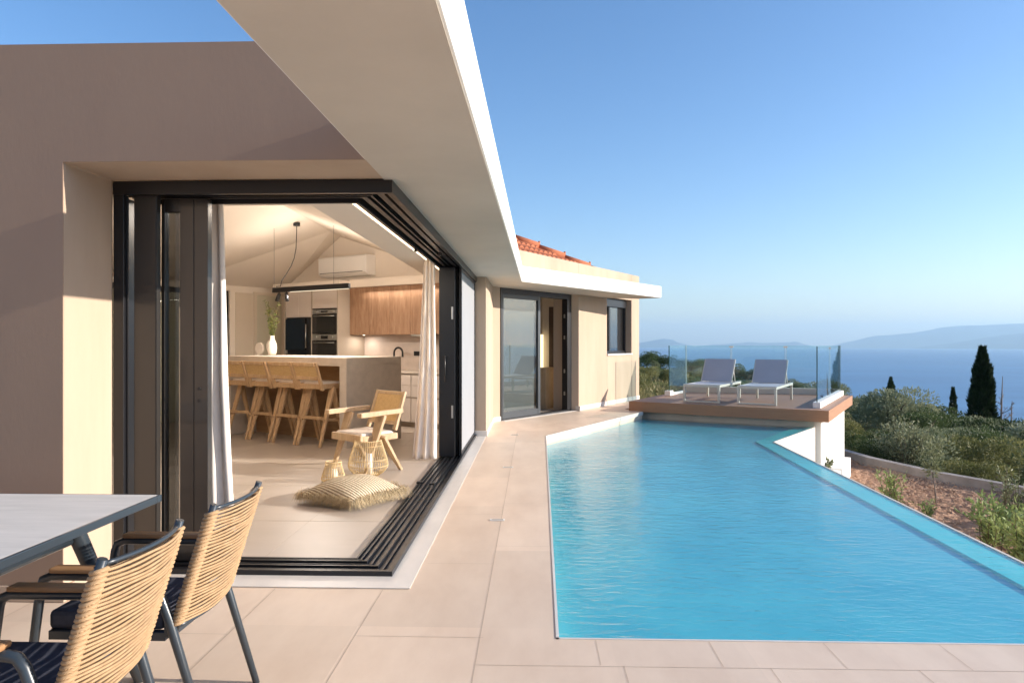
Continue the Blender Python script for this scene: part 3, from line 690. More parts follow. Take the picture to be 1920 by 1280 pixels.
# balustrade
ZG = 1.225
bal = thing('glass_balustrade', 'clear frameless glass balustrade round the three outer sides of the deck', 'balustrade', W(-3.2, 15, ZD))
def gpanel(u0, v0, u1, v1, zb=ZD + .05, dark=(1, 1)):
    m = MB(wu)
    if abs(u1 - u0) < .01: m.box(u0 - .006, u0 + .006, v0, v1, zb, ZG)
    else:
        a = [(u0, v0 - .006, zb), (u0, v0 + .006, zb), (u1, v1 + .006, zb), (u1, v1 - .006, zb)]
        m.hexa(a, [(p[0], p[1], ZG) for p in a])
    g = m.build('glass_panel', M['railglass'], bal)
    for (u, v), dk in zip(((u0, v0), (u1, v1)), dark):
        w_ = .008 if dk else .0035
        MB(wu).box(u - w_, u + w_, v - .0075, v + .0075, zb, ZG).build('panel_edge', M['glassedge'] if dk else M['paleedge'], g)
M['paleedge'] = mat('polished_glass_edge', (.45, .58, .58), .3, bump=.01)
gpanel(-4.74, 13.9, -4.74, 15.02, dark=(1, 0))
bp_ = [(-4.74, 15.04), (-3.81, 15.30), (-2.74, 15.62), (-1.72, 15.9)]
for a, b in zip(bp_[:-1], bp_[1:]): gpanel(a[0] + .012, a[1], b[0] - .012, b[1], ZD + .12, (0, 0))
gpanel(-1.70, 12.55, -1.70, 14.2, ZD + .1, (1, 0)); gpanel(-1.70, 14.22, -1.70, 15.88, ZD + .1, (0, 0))
mb = MB(wu); mb.box(-1.76, -1.64, 12.5, 15.9, ZD + .001, ZD + .10); mb.build('base_shoe', M['white'], bal, .004)
mb = MB(wu); mb.box(-4.82, -4.70, 13.85, 14.05, ZD + .001, ZD + .10); mb.box(-4.77, -4.71, 14.05, 15.0, ZD + .001, ZD + .05)
each(mb, 'base_shoe', M['white'], bal, .004)
mb = MB(wu)
for a, b in zip(bp_[:-1], bp_[1:]):
    q = [(a[0], a[1] - .08, 0), (a[0], a[1] + .08, 0), (b[0], b[1] + .08, 0), (b[0], b[1] - .08, 0)]
    mb.hexa([(p[0], p[1], ZD + .001) for p in q], [(p[0], p[1], ZD + .13) for p in q])
each(mb, 'rear_kerb', M['cream'], bal)
mb = MB(wu)
for (u, v) in bp_[1:3]: mb.box(u - .045, u + .045, v - .02, v + .02, ZG - .045, ZG - .02)
mb.box(-1.72, -1.68, 14.19, 14.23, ZG - .06, ZG - .03)
each(mb, 'glass_clamp', M['steel'], bal, .003)

def make_lounger():
    t = thing('sun_lounger', '', 'sun lounger')
    w, l, zs = .34, 1.62, .33
    m = MB(); m.box(-w, -w + .04, 0, l, zs - .045, zs); m.box(w - .04, w, 0, l, zs - .045, zs); m.box(-w + .04, w - .04, 0, .04, zs - .045, zs); m.box(-w + .04, w - .04, l - .04, l, zs - .045, zs)
    m.build('frame', M['aluwhite'], t, .003, True)
    for sx in (-1, 1):
        for y in (0, l - .08):
            x0 = -w if sx < 0 else w - .04
            m = MB(); m.box(x0, x0 + .04, y, y + .045, 0, zs - .045); m.build('leg', M['aluwhite'], t, .003, True)
    m = MB(); m.box(-w + .04, w - .04, 0, .045, .0, .03); m.build('foot_bar', M['aluwhite'], t, .003, True)
    m = MB(); n = 12; vs = []; fs = []
    for i in range(n + 1):
        y = .03 + .98 * i / n; z = zs + .006 - .012 * sin(pi * i / n)
        vs += [(-w + .035, y, z), (w - .035, y, z), (-w + .035, y, z - .01), (w - .035, y, z - .01)]
    for i in range(n):
        a = i * 4; fs += [(a, a + 1, a + 5, a + 4), (a + 2, a + 6, a + 7, a + 3)]
    fs += [(0, 2, 3, 1)]; m.add(vs, fs, True); m.build('seat', mat('pale_sling', (.50, .51, .55), .7, spec=.2, bump=.2, bscale=300, bdist=.002), t, 0, True)
    by, bz, ty, tz = 1.02, zs + .005, 1.33, .77
    m = MB(); m.bar((-w + .05, by, bz), (-w + .05, ty, tz), .03, .02); m.bar((w - .05, by, bz), (w - .05, ty, tz), .03, .02); m.bar((-w + .06, ty, tz), (w - .06, ty, tz), .02, .02)
    each(m, 'backrest_rail', M['aluwhite'], t, .002, True)
    m = MB(); d = Vector((0, ty - by, tz - bz)).normalized(); nn = Vector((0, -d.z, d.y)) * .012
    A = [Vector((-w + .06, by, bz)) + nn, Vector((w - .06, by, bz)) + nn, Vector((w - .06, ty, tz)) + nn, Vector((-w + .06, ty, tz)) + nn]
    m.hexa([tuple(a) for a in A], [tuple(a + nn * .6) for a in A]); m.build('backrest', M['sling'], t, 0, True)
    for sx in (-1, 1):
        m = MB(); m.bar((sx * (w - .055), 1.22, .60), (sx * (w - .055), 1.36, zs - .02), .012, .02); m.build('support_strut', M['aluwhite'], t, 0, True)
    return t
lg = make_lounger(); rot30 = -radians(30)
lg.location = W(-3.68, 12.58, ZD); lg.rotation_euler.z = rot30; lg['label'] = 'grey sun lounger on the deck, the one closer to the house'; lg['group'] = 'sun loungers on the deck'
l2 = copy_tree(lg); l2.location = W(-2.70, 12.60, ZD); l2['label'] = 'grey sun lounger on the deck, the one beside the outer glass panel'

# ------------------------------------------------------------------ kitchen
def top(mb, name, m, label, cat, bevel=.003): return tag(mb.build(name, m, None, bevel), label, cat)
isl = thing('kitchen_island', 'stone waterfall kitchen island with a wooden recess for the bar stools', 'kitchen island', W(-7.3, 6.5, 0))
mb = MB(wu); u0, u1, v0, v1 = -8.50, -6.13, 6.04, 7.05
mb.box(u0, u1, v0, v1, 1.0, 1.105); mb.box(u0, u0 + .12, v0, v1, 0, 1.0); mb.box(u1 - .12, u1, v0, v1, 0, 1.0); mb.box(u0 + .12, u1 - .12, v0 + .45, v1, 0, 1.0)
mb.build('stone_body', M['stone'], isl, .003)
mb = MB(wu); mb.box(u0 + .121, u1 - .121, v0 + .43, v0 + .448, .001, .999); mb.build('recess_panel', M['nichewood'], isl)
kit = thing('kitchen_units', 'fitted kitchen of walnut wall cupboards and matt beige base drawers', 'kitchen cabinets', W(-7.5, 8.3, 0))
mb = MB(wu); mb.box(-8.28, -5.95, 8.0, VB - .013, .08, .82); mb.box(-8.28, -5.95, 8.06, VB - .013, 0, .08); mb.build('base_carcass', M['taupe'], kit)
mb = MB(wu); mb.box(-8.28, -5.95, 7.97, VB - .013, .82, .845); mb.build('worktop', M['stone'], kit, .002)
for (a, b) in ((-8.27, -7.35), (-7.345, -6.75), (-6.745, -6.0)):
    for (z0, z1) in ((.09, .445), (.47, .64), (.645, .80)):
        mb = MB(wu); mb.box(a + .003, b - .003, 7.98, 8.0, z0, z1); mb.build('drawer_front', M['cab'], kit, .001)
for (a, b) in ((-8.275, -7.83), (-7.83, -7.40), (-7.40, -6.965), (-6.965, -6.5), (-6.5, -6.0)):
    mb = MB(wu); mb.box(a + .002, b - .002, 8.23, VB - .013, 1.42, 2.195); mb.build('wall_cupboard', M['walnut'], kit, .001)
mb = MB(wu); mb.box(-6.96, -6.5, 8.235, VB - .013, 1.385, 1.418); mb.build('extractor_hood', M['steel'], kit, .002)
mb = MB(wu); mb.box(-8.305, -8.28, 7.97, VB, 0, 2.2); mb.box(-9.585, -9.56, 7.97, VB, 0, 2.2); mb.box(-8.925, -8.90, 7.98, VB, 0, 2.2); mb.box(-8.90, -8.305, 8.0, VB, 0, .85); mb.build('tall_unit', M['taupe'], kit, .001)
for (a, b, z0, z1) in ((-9.555, -9.245, 1.72, 2.195), (-9.24, -8.93, 1.72, 2.195), (-8.895, -8.31, 1.86, 2.195), (-8.895, -8.31, .1, .84)):
    mb = MB(wu); mb.box(a, b, 7.985, 8.1, z0, z1); mb.build('cupboard_door', M['cab'], kit, .001)
mb = MB(wu); mb.lathe([(.02, 0), (.02, .01), (0, .01)], 12, (-8.1, 8.38, 1.409)); mb.build('cupboard_light', M['led'], kit)
fridge = thing('refrigerator', 'tall glossy black refrigerator built in beside the oven column', 'refrigerator', W(-9.2, 8.2, 0))
mb = MB(wu); mb.box(-9.555, -8.93, 8.02, VB, .0, 1.715); mb.build('body', M['black'], fridge)
mb = MB(wu); mb.box(-9.55, -9.06, 7.97, 8.02, 1.16, 1.70); mb.build('upper_door', M['blackglass'], fridge, .006)
mb = MB(wu); mb.box(-9.55, -9.06, 7.97, 8.02, .06, 1.10); mb.build('lower_door', M['blackglass'], fridge, .006)
mb = MB(wu); mb.box(-9.05, -8.935, 7.99, 8.02, .06, 1.70); mb.build('side_trim', M['black'], fridge, .002)
mb = MB(wu); mb.tube([(-9.03, 7.96, 1.2), (-9.03, 7.96, 1.6)], .008); mb.build('handle', M['steel'], fridge)
def appliance(name, label, cat, z0, z1, panel, seed):
    t = thing(name, label, cat, W(-8.6, 8.0, z0))
    mb = MB(wu); mb.box(-8.895, -8.31, 8.0, VB, z0, z1); mb.build('body', M['black'], t)
    mb = MB(wu); mb.box(-8.89, -8.315, 7.975, 8.0, z1 - panel, z1 - .004); mb.build('control_panel', M['steel'], t, .002)
    mb = MB(wu); mb.box(-8.89, -8.315, 7.975, 8.0, z0 + .004, z1 - panel - .004); mb.build('glass_door', M['blackglass'], t, .002)
    mb = MB(wu); mb.box(-8.68, -8.52, 7.972, 7.976, z1 - panel + .02, z1 - .024); mb.build('display', M['blackglass'], t)
    for u in (-8.79, -8.42):
        mb = MB(); c = W(u, 7.975, z1 - panel / 2); dv = W(0, -1, 0)
        mb.tube([c, (c[0] + dv[0] * .02, c[1] + dv[1] * .02, c[2])], .02, 14); mb.build('knob', M['steel'], t)
    mb = MB(wu); mb.tube([(-8.84, 7.955, z1 - panel - .04), (-8.36, 7.955, z1 - panel - .04)], .007)
    mb.box(-8.83, -8.815, 7.955, 7.976, z1 - panel - .046, z1 - panel - .034); mb.box(-8.385, -8.37, 7.955, 7.976, z1 - panel - .046, z1 - panel - .034); mb.build('handle', M['steel'], t)
appliance('microwave_oven', 'built-in black glass microwave above the oven', 'microwave', 1.44, 1.84, .07, 1)
appliance('oven', 'built-in black glass oven with a steel control panel below the microwave', 'oven', .86, 1.43, .10, 2)
ac = thing('air_conditioner', 'white split air conditioner high on the kitchen gable wall', 'air conditioner', W(-8.6, 8.4, 2.5))
mb = MB(wu); pr = [(VB, 2.42), (8.40, 2.425), (8.345, 2.47), (8.34, 2.74), (8.37, 2.765), (VB, 2.765)]
mb.add([(-9.15, v, z) for v, z in pr] + [(-8.02, v, z) for v, z in pr], [tuple(range(6)), tuple(range(11, 5, -1))] + [(i, i + 6, (i + 1) % 6 + 6, (i + 1) % 6) for i in range(6)])
mb.build('casing', M['plastic'], ac, .012)
mb = MB(wu); mb.box(-9.10, -8.10, 8.336, 8.345, 2.478, 2.486); mb.build('outlet_slot', M['black'], ac)
mb = MB(wu); mb.add([(-9.12, 8.40, 2.418), (-8.08, 8.40, 2.418), (-8.06, 8.335, 2.472), (-9.12, 8.335, 2.472)], [(0, 1, 2, 3)])
o = mb.build('louvre_flap', M['plastic'], ac); q = o.modifiers.new('s', 'SOLIDIFY'); q.thickness = .006
fa = thing('kitchen_tap', 'matt black arched tap behind the island', 'tap', W(-7.35, 8.35, .845))
mb = MB(wu); P = [(-7.42, 8.36, .845), (-7.42, 8.36, 1.12)] + [(-7.42 + .09 * (1 - cos(a)), 8.36, 1.12 + .09 * sin(a)) for a in [pi * i / 10 for i in range(1, 11)]] + [(-7.24, 8.36, 1.06)]
mb.tube(P, .016, 10); mb.build('spout', M['black'], fa)
mb = MB(wu); mb.lathe([(.03, 0), (.03, .03), (.018, .035)], 14, (-7.42, 8.36, .846)); mb.build('base', M['black'], fa)
# pendant bar
pen = thing('pendant_light', 'slim black linear pendant lamp hanging over the kitchen island', 'pendant lamp', W(-7.45, 6.64, 2.05))
mb = MB(wu); mb.box(-8.22, -6.68, 6.62, 6.66, 2.02, 2.09); mb.build('light_bar', M['black'], pen, .002)
mb = MB(wu); mb.box(-7.85, -6.70, 6.63, 6.65, 2.014, 2.019); mb.build('diffuser', M['ledsoft'], pen)
for u, dx in ((-8.09, -.03), (-7.93, .04)):
    mb = MB(wu); mb.tube([(u, 6.64, 2.02), (u, 6.64, 2.0)], .008); mb.tube([(u - dx * .2, 6.64, 2.0), (u + dx, 6.62, 1.89)], .027, 14); mb.build('spotlight', M['black'], pen)
def zc(x): return 3.15 - .37 * abs(x + 3.34) + .0
pL = W(-8.2, 6.64); pR = W(-6.98, 6.64)
mb = MB(); mb.tube([(pL[0], pL[1], 2.09), (pL[0], pL[1], zc(pL[0]) - .03)], .0022, 5); mb.build('suspension_wire', M['black'], pen)
mb = MB(); mb.tube([(pR[0], pR[1], 2.09), (pR[0], pR[1], zc(pR[0]) - .03)], .0022, 5); mb.build('suspension_wire', M['black'], pen)
cn = W(-8.02, 6.9)
mb = MB(); mb.tube([(cn[0], cn[1], zc(cn[0]) - .03), (cn[0], cn[1], zc(cn[0]) - .08)], .05, 16); mb.build('ceiling_rose', M['black'], pen)
A_ = Vector((cn[0], cn[1], zc(cn[0]) - .08)); B_ = Vector((pL[0] + .05, pL[1], 2.09))
mb = MB(); mb.tube([A_, *[A_.lerp(B_, f) + Vector((.10 * sin(pi * f) , -.02, -.12 * sin(pi * f) * (1 - f))) for f in (.15, .3, .45, .6, .75, .88)], B_ + Vector((.05, -.02, .02)), B_ + Vector((-.03, .02, .02)), B_], .006, 6); mb.build('power_cable', M['black'], pen)
# things on the island
ZI = 1.105
c = W(-8.22, 6.62, ZI)
vas = thing('vase', 'white sculptural ceramic vase with a looped side on the island', 'vase', c)
mb = MB(); mb.lathe([(0, 0), (.05, .0), (.062, .04), (.07, .11), (.06, .18), (.035, .23), (.032, .27), (.036, .285), (.028, .285), (.024, .2), (0, .19)], 24, c); mb.build('body', M['ceramicwhite'], vas)
mb = MB(); dr = Vector(W(-1, 0, 0)); cc = Vector(c)
mb.tube([cc + dr * (.055 + .045 * sin(a)) + Vector((0, 0, .13 + .075 * cos(a))) for a in [pi * i / 8 for i in range(9)]], .018, 10); mb.build('loop', M['ceramicwhite'], vas)
br = thing('leafy_branches', 'yellow-green leafy branches standing in the white vase', 'branches', (c[0], c[1], ZI + .2))
stem = MB(); lv = MB()
for k in range(13):
    a = ru(0, 2 * pi); l = ru(.30, .58); sp = ru(.05, .16)
    P = []
    for i in range(7):
        f = i / 6; P.append(Vector((c[0] + cos(a) * sp * f ** 1.4, c[1] + sin(a) * sp * f ** 1.4, ZI + .22 + l * f)))
    stem.tube(P, [.004 - .0028 * i / 6 for i in range(7)], 5)
    for j in range(40):
        f = ru(.18, 1); i = min(5, int(f * 6)); p = P[i].lerp(P[i + 1], f * 6 - i)
        d = Vector((ru(-1, 1), ru(-1, 1), ru(-.2, 1))).normalized(); s_ = d.cross(Vector((ru(-1, 1), ru(-1, 1), ru(-1, 1)))).normalized() * ru(.006, .010); L_ = ru(.028, .05)
        lv.add([p, p + d * L_ * .5 + s_, p + d * L_, p + d * L_ * .5 - s_], [(0, 1, 2, 3)])
stem.build('stems', M['bark'], br); lv.build('leaves', M['leaf_vase'], br)
c = W(-8.47, 6.60, ZI)
dr = Vector(W(0, -1, 0)).normalized(); sx = Vector(W(1, 0, 0)).normalized()
mb = MB(); rr_ = .088; cc = Vector(c) + Vector((0, 0, rr_ + .012))
mb.add([tuple(cc + dr * .016 + sx * rr_ * cos(2 * pi * k / 40) + Vector((0, 0, rr_ * sin(2 * pi * k / 40)))) for k in range(40)] + [tuple(cc - dr * .016 + sx * rr_ * cos(2 * pi * k / 40) + Vector((0, 0, rr_ * sin(2 * pi * k / 40)))) for k in range(40)],
       [tuple(range(40)), tuple(range(79, 39, -1))] + [(k, 40 + k, 40 + (k + 1) % 40, (k + 1) % 40) for k in range(40)])
mb.box(cc.x - .04, cc.x + .04, cc.y - .04, cc.y + .04, ZI + .001, ZI + .014)
top(mb, 'disc_ornament', M['ceramicwhite'], 'round white ceramic disc standing beside the vase', 'ornament', .005)

# bar stools (local: x across, y towards the island)
def make_stool():
    t = thing('bar_stool', '', 'bar stool')
    w = .20
    for s in (-1, 1):
        m = MB(); m.bar((s * w * .93, .22, .73), (s * w, .0, 0), .03, .085, .028, .034, up=(1, 0, 0)); m.build('leg', M['oak'], t, .004, True)
        m = MB(); m.bar((s * w * .93, .22, .73), (s * w, .42, 0), .03, .085, .028, .034, up=(1, 0, 0)); m.build('leg', M['oak'], t, .004, True)
        m = MB(); m.bar((s * w * 1.0, .045, .70), (s * w * 1.0, -.07, 1.045), .028, .055, .026, .04, up=(1, 0, 0)); m.build('back_post', M['oak'], t, .004, True)
    m = MB(); m.box(-w, w, .02, .07, .715, .775); m.box(-w, -w + .03, .07, .42, .715, .775); m.box(w - .03, w, .07, .42, .715, .775); m.box(-w + .03, w - .03, .39, .42, .715, .775); m.build('seat_frame', M['oak'], t, .004, True)
    m = MB(); m.box(-w + .03, w - .03, .07, .39, .76, .80); m.build('seat_pad', M['seatpad'], t, .012, True)
    m = MB(); m.bar((-w + .02, .055, .355), (w - .02, .055, .355), .03, .035); m.bar((-w + .02, .37, .30), (w - .02, .37, .30), .03, .035)
    each(m, 'footrest', M['oak'], t, .003, True)
    for s in (-1, 1): 
        m = MB(); m.bar((s * w * .98, .06, .33), (s * w * .98, .36, .33), .022, .03); m.build('side_rung', M['oak'], t, .003, True)
    def bk(z): return .03 - (z - .70) * .115 / .345
    m = MB()
    for z, h in ((1.02, .045), (.85, .045)): m.bar((-w + .012, bk(z), z), (w - .012, bk(z), z), .024, h)
    each(m, 'back_rail', M['oak'], t, .003, True)
    m = MB(); A = [(-w + .014, bk(.87), .87), (w - .014, bk(.87), .87), (w - .014, bk(1.0), 1.0), (-w + .014, bk(1.0), 1.0)]
    m.hexa(A, [(p[0], p[1] + .008, p[2]) for p in A]); m.build('cane_panel', M['cane'], t, 0, True)
    return t
st = make_stool(); labs = ['light oak bar stool nearest the open side of the island, first from the right', 'light oak bar stool at the island, second from the right', 'light oak bar stool at the island, third from the right', 'light oak bar stool at the island, farthest left beside the curtain']
for i, u in enumerate((-6.60, -7.06, -7.54, -8.0)):
    o = st if i == 0 else copy_tree(st)
    o.location = W(u, 5.86, .004); o.rotation_euler.z = rot30 + (0, .02, -.025, .015)[i]; o['label'] = labs[i]; o['group'] = 'bar stools along the kitchen island'

# armchair (local: y forward)
def make_armchair():
    t = thing('armchair', 'low oak armchair with cane backrest and V-shaped legs inside the open corner', 'armchair')
    w = .27; O = M['oakarm']
    for s in (-1, 1):
        x = s * w
        m = MB(); m.bar((x, .0, .57), (x * 1.02, .20, 0), .032, .14, .028, .04, up=(1, 0, 0)); m.build('leg', O, t, .005, True)
        m = MB(); m.bar((x, .0, .36), (x * 1.02, -.24, 0), .032, .12, .028, .04, up=(1, 0, 0)); m.build('leg', O, t, .005, True)
        m = MB(); m.bar((x * 1.03, -.25, .60), (x * 1.03, .27, .585), .05, .045, .075, .045); m.build('armrest', O, t, .006, True)
        m = MB(); m.bar((s * (w - .045), -.20, .40), (s * (w - .045), -.33, .785), .03, .045, .028, .035, up=(1, 0, 0)); m.build('back_post', O, t, .004, True)
    m = MB(); z0, z1 = .315, .375
    m.box(-w + .02, w - .02, .20, .235, z0, z1 + .01); m.box(-w + .02, -w + .055, -.22, .20, z0, z1); m.box(w - .055, w - .02, -.22, .20, z0, z1); m.box(-w + .055, w - .055, -.22, -.185, z0, z1); m.build('seat_frame', O, t, .005, True)
    m = MB(); m.box(-w + .05, w - .05, -.19, .205, .35, .40); m.build('seat_pad', M['seatpad'], t, .018, True)
    def bk(z): return -.20 - (z - .40) * .13 / .385
    m = MB()
    for z in (.765, .47): m.bar((-w + .06, bk(z), z), (w - .06, bk(z), z), .028, .035)
    each(m, 'back_rail', O, t, .003, True)
    m = MB(); A = [(-w + .06, bk(.485), .485), (w - .06, bk(.485), .485), (w - .06, bk(.75), .75), (-w + .06, bk(.75), .75)]
    m.hexa(A, [(p[0], p[1] + .006, p[2]) for p in A]); m.build('cane_panel', M['cane'], t, 0, True)
    return t
ach = make_armchair(); ach.location = (-1.71, 6.90, .004); ach.rotation_euler.z = atan2(.65, -.76) 

# rattan lanterns
def lantern(c, prof, n, label, rings):
    t = thing('rattan_lantern', label, 'lantern', (c[0], c[1], .004), 0, 'rattan lanterns beside the cushion')
    def rad(z):
        for (r0, z0), (r1, z1) in zip(prof[:-1], prof[1:]):
            if z0 <= z <= z1: f = (z - z0) / (z1 - z0 + 1e-9); return r0 + (r1 - r0) * f
        return prof[-1][0]
    H_ = prof[-1][1]; m = MB()
    for k in range(n):
        a = 2 * pi * k / n; m.tube([(rad(z) * cos(a), rad(z) * sin(a), z) for z in [H_ * i / 12 for i in range(13)]], .0034, 4)
    m.build('rib_cage', M['rattan'], t, 0, True)
    m = MB()
    for z in rings:
        r = rad(z); m.tube([(r * cos(2 * pi * k / 36), r * sin(2 * pi * k / 36), z) for k in range(36)], .0042 if z in (rings[0], rings[-1]) else .003, 6, closed=True)
    m.build('hoops', M['rattan'], t, 0, True)
    m = MB(); m.lathe([(0, .006), (prof[0][0] * 1.0, .006), (prof[0][0] * 1.0, .014), (0, .014)], 24); m.build('base_disc', M['rattan'], t, 0, True)
    return t
lantern((-1.61, 6.61), [(.10, 0), (.165, .04), (.193, .095), (.185, .15), (.14, .29), (.125, .34)], 46, 'large pale rattan lantern in front of the armchair', [.003, .012, .10, .16, .29, .338])
lantern((-1.86, 6.30), [(.085, 0), (.112, .02), (.105, .05), (.07, .16), (.072, .185)], 30, 'small pale rattan lantern behind the woven cushion', [.003, .025, .06, .15, .183])
for c, r, h, l in (((-1.60, 6.61), .040, .20, 'white pillar candle inside the large rattan lantern'), ((-1.85, 6.30), .027, .10, 'white pillar candle inside the small rattan lantern')):
    m = MB(); m.lathe([(0, 0), (r, 0), (r, h), (r * .8, h - .006), (0, h - .01)], 20, (c[0], c[1], .019)); m.tube([(c[0], c[1], .018 + h - .01), (c[0], c[1], .018 + h + .008)], .0015, 4)
    tag(m.build('candle', M['candle'], None), l, 'candle', 'candles in the lanterns')

# floor cushion
cu = thing('floor_cushion', 'striped woven seagrass floor cushion with a shaggy raffia fringe', 'floor cushion', (-1.47, 5.64, .004), radians(4))
cor = [Vector((-.44, -.20)), Vector((.06, -.47)), Vector((.42, -.02)), Vector((-.08, .40))]
N_ = 36; vs = []; fs = []
for side in (1, -1):
    for i in range(N_ + 1):
        for j in range(N_ + 1):
            a, b = i / N_, j / N_
            p = (cor[0] * (1 - a) + cor[1] * a) * (1 - b) + (cor[3] * (1 - a) + cor[2] * a) * b
            e = (4 * a * (1 - a)) ** .45 * (4 * b * (1 - b)) ** .45
            pin = 1 - .10 * ((4 * a * (1 - a)) * (1 - 4 * b * (1 - b)) + (4 * b * (1 - b)) * (1 - 4 * a * (1 - a)))
            p = p * pin
            nz = noise.noise(Vector((p.x * 5, p.y * 5, 0))) * .012
            z = .055 + (.145 * e + nz * e if side > 0 else -.052 * e)
            vs.append((p.x, p.y, z))
q = (N_ + 1) ** 2
for s in (0, 1):
    for i in range(N_):
        for j in range(N_):
            a = s * q + i * (N_ + 1) + j; f = (a, a + N_ + 1, a + N_ + 2, a + 1); fs.append(f if s == 0 else f[::-1])
m = MB(); m.add(vs, fs, True); m.build('cover', M['weave'], cu, 0, True)
m = MB()
for e in range(4):
    A, B = cor[e], cor[(e + 1) % 4]; d = (B - A); nrm = Vector((d.y, -d.x)).normalized()
    for k in range(1300):
        f = R(); pin = 1 - .10 * 4 * f * (1 - f)
        p = (A + d * f) * pin * ru(.93, 1.0); L_ = ru(.03, .09); a = nrm.angle_signed(Vector((1, 0))) if False else atan2(nrm.y, nrm.x) + ru(-1.0, 1.0)
        b0 = Vector((p.x, p.y, .055 + ru(-.015, .03))); dd = Vector((cos(a), sin(a), ru(-.6, .7))) * L_
        mid_ = b0 + dd * .55 + Vector((0, 0, .012)); tip = b0 + dd; tip.z = max(.004, tip.z - .035)
        sd_ = Vector((-sin(a), cos(a), 0)) * ru(.0007, .0018)
        m.add([b0 - sd_, b0 + sd_, mid_ + sd_, mid_ - sd_, tip], [(0, 1, 2, 3), (3, 2, 4)])
m.build('fringe', M['raffia'], cu, 0, True)

# curtains
def curtain(name, label, x0t, x1t, x0b, x1b, y, zt, folds, amp, seed, gather=.5, gz=1.0):
    m = MB(); nx, nz = folds * 12, 40; vs = []; fs = []
    for j in range(nz + 1):
        f = j / nz; z = zt * (1 - f) + .02 * f
        e = f ** 1.3
        a, b = x0t + (x0b - x0t) * e, x1t + (x1b - x1t) * e
        for i in range(nx + 1):
            s = i / nx; ph = s * folds * 2 * pi
            x = a + (b - a) * (s + .02 * sin(ph * 1.0 + 1)) + .008 * sin(5 * f + seed)
            yy = y + amp * (.6 + .5 * f) * sin(ph + .5 * sin(3 * f + seed)) + .012 * noise.noise(Vector((s * 4, f * 5, seed)))
            vs.append((x, yy, z))
    for j in range(nz):
        for i in range(nx):
            k = j * (nx + 1) + i; fs.append((k, k + 1, k + nx + 2, k + nx + 1))
    m.add(vs, fs, True); o = m.build(name, M['linen'], None)
    tag(o, label, 'curtain', 'cream curtains at the sliding doors'); q = o.modifiers.new('s', 'SOLIDIFY'); q.thickness = .003
curtain('curtain', 'cream linen curtain gathered beside the parked door panels on the left', -2.04, -1.90, -2.10, -1.80, GY + .345, 2.232, 3, .020, 1)
curtain('curtain', 'cream linen curtain gathered at the far end of the sliding doors', -1.195, -1.075, -1.34, -1.07, 7.46, 2.232, 3, .026, 4)

# ------------------------------------------------------------------ dining set
tb = thing('dining_table', 'dark framed outdoor dining table with a pale grey ceramic top', 'dining table', (-2.3, 1.7, 0))
mb = MB(); mb.box(-3.4, -1.475, .45, 2.64, .690, .70); mb.build('table_top', M['ceramic'], tb, .002)
mb = MB(); mb.box(-3.41, -1.465, .44, .47, .672, .6995); mb.box(-3.41, -1.465, 2.62, 2.65, .672, .6995); mb.box(-3.41, -3.38, .47, 2.62, .672, .6995); mb.box(-1.495, -1.465, .47, 2.62, .672, .6995)
mb.box(-3.38, -1.495, .47, 2.62, .680, .689)
mb.build('edge_frame', M['gunmetal'], tb, .003)
for (x, y, fx, fy) in ((-1.63, 2.36, .12, .22), (-3.25, 2.36, -.12, .22), (-1.63, .75, .12, -.22), (-3.25, .75, -.12, -.22)):
    mb = MB(); mb.tube([(x, y, .672), (x + fx * .06, y + fy * .06, .63), (x + fx, y + fy, 0)], [.03, .03, .022], 12); mb.build('leg', M['gunmetal'], tb)
mb = MB(); mb.tube([(-1.63, .77, .60), (-1.63, 2.35, .60)], .015, 10); mb.tube([(-3.25, .77, .60), (-3.25, 2.35, .60)], .015, 10); each(mb, 'rail', M['gunmetal'], tb)

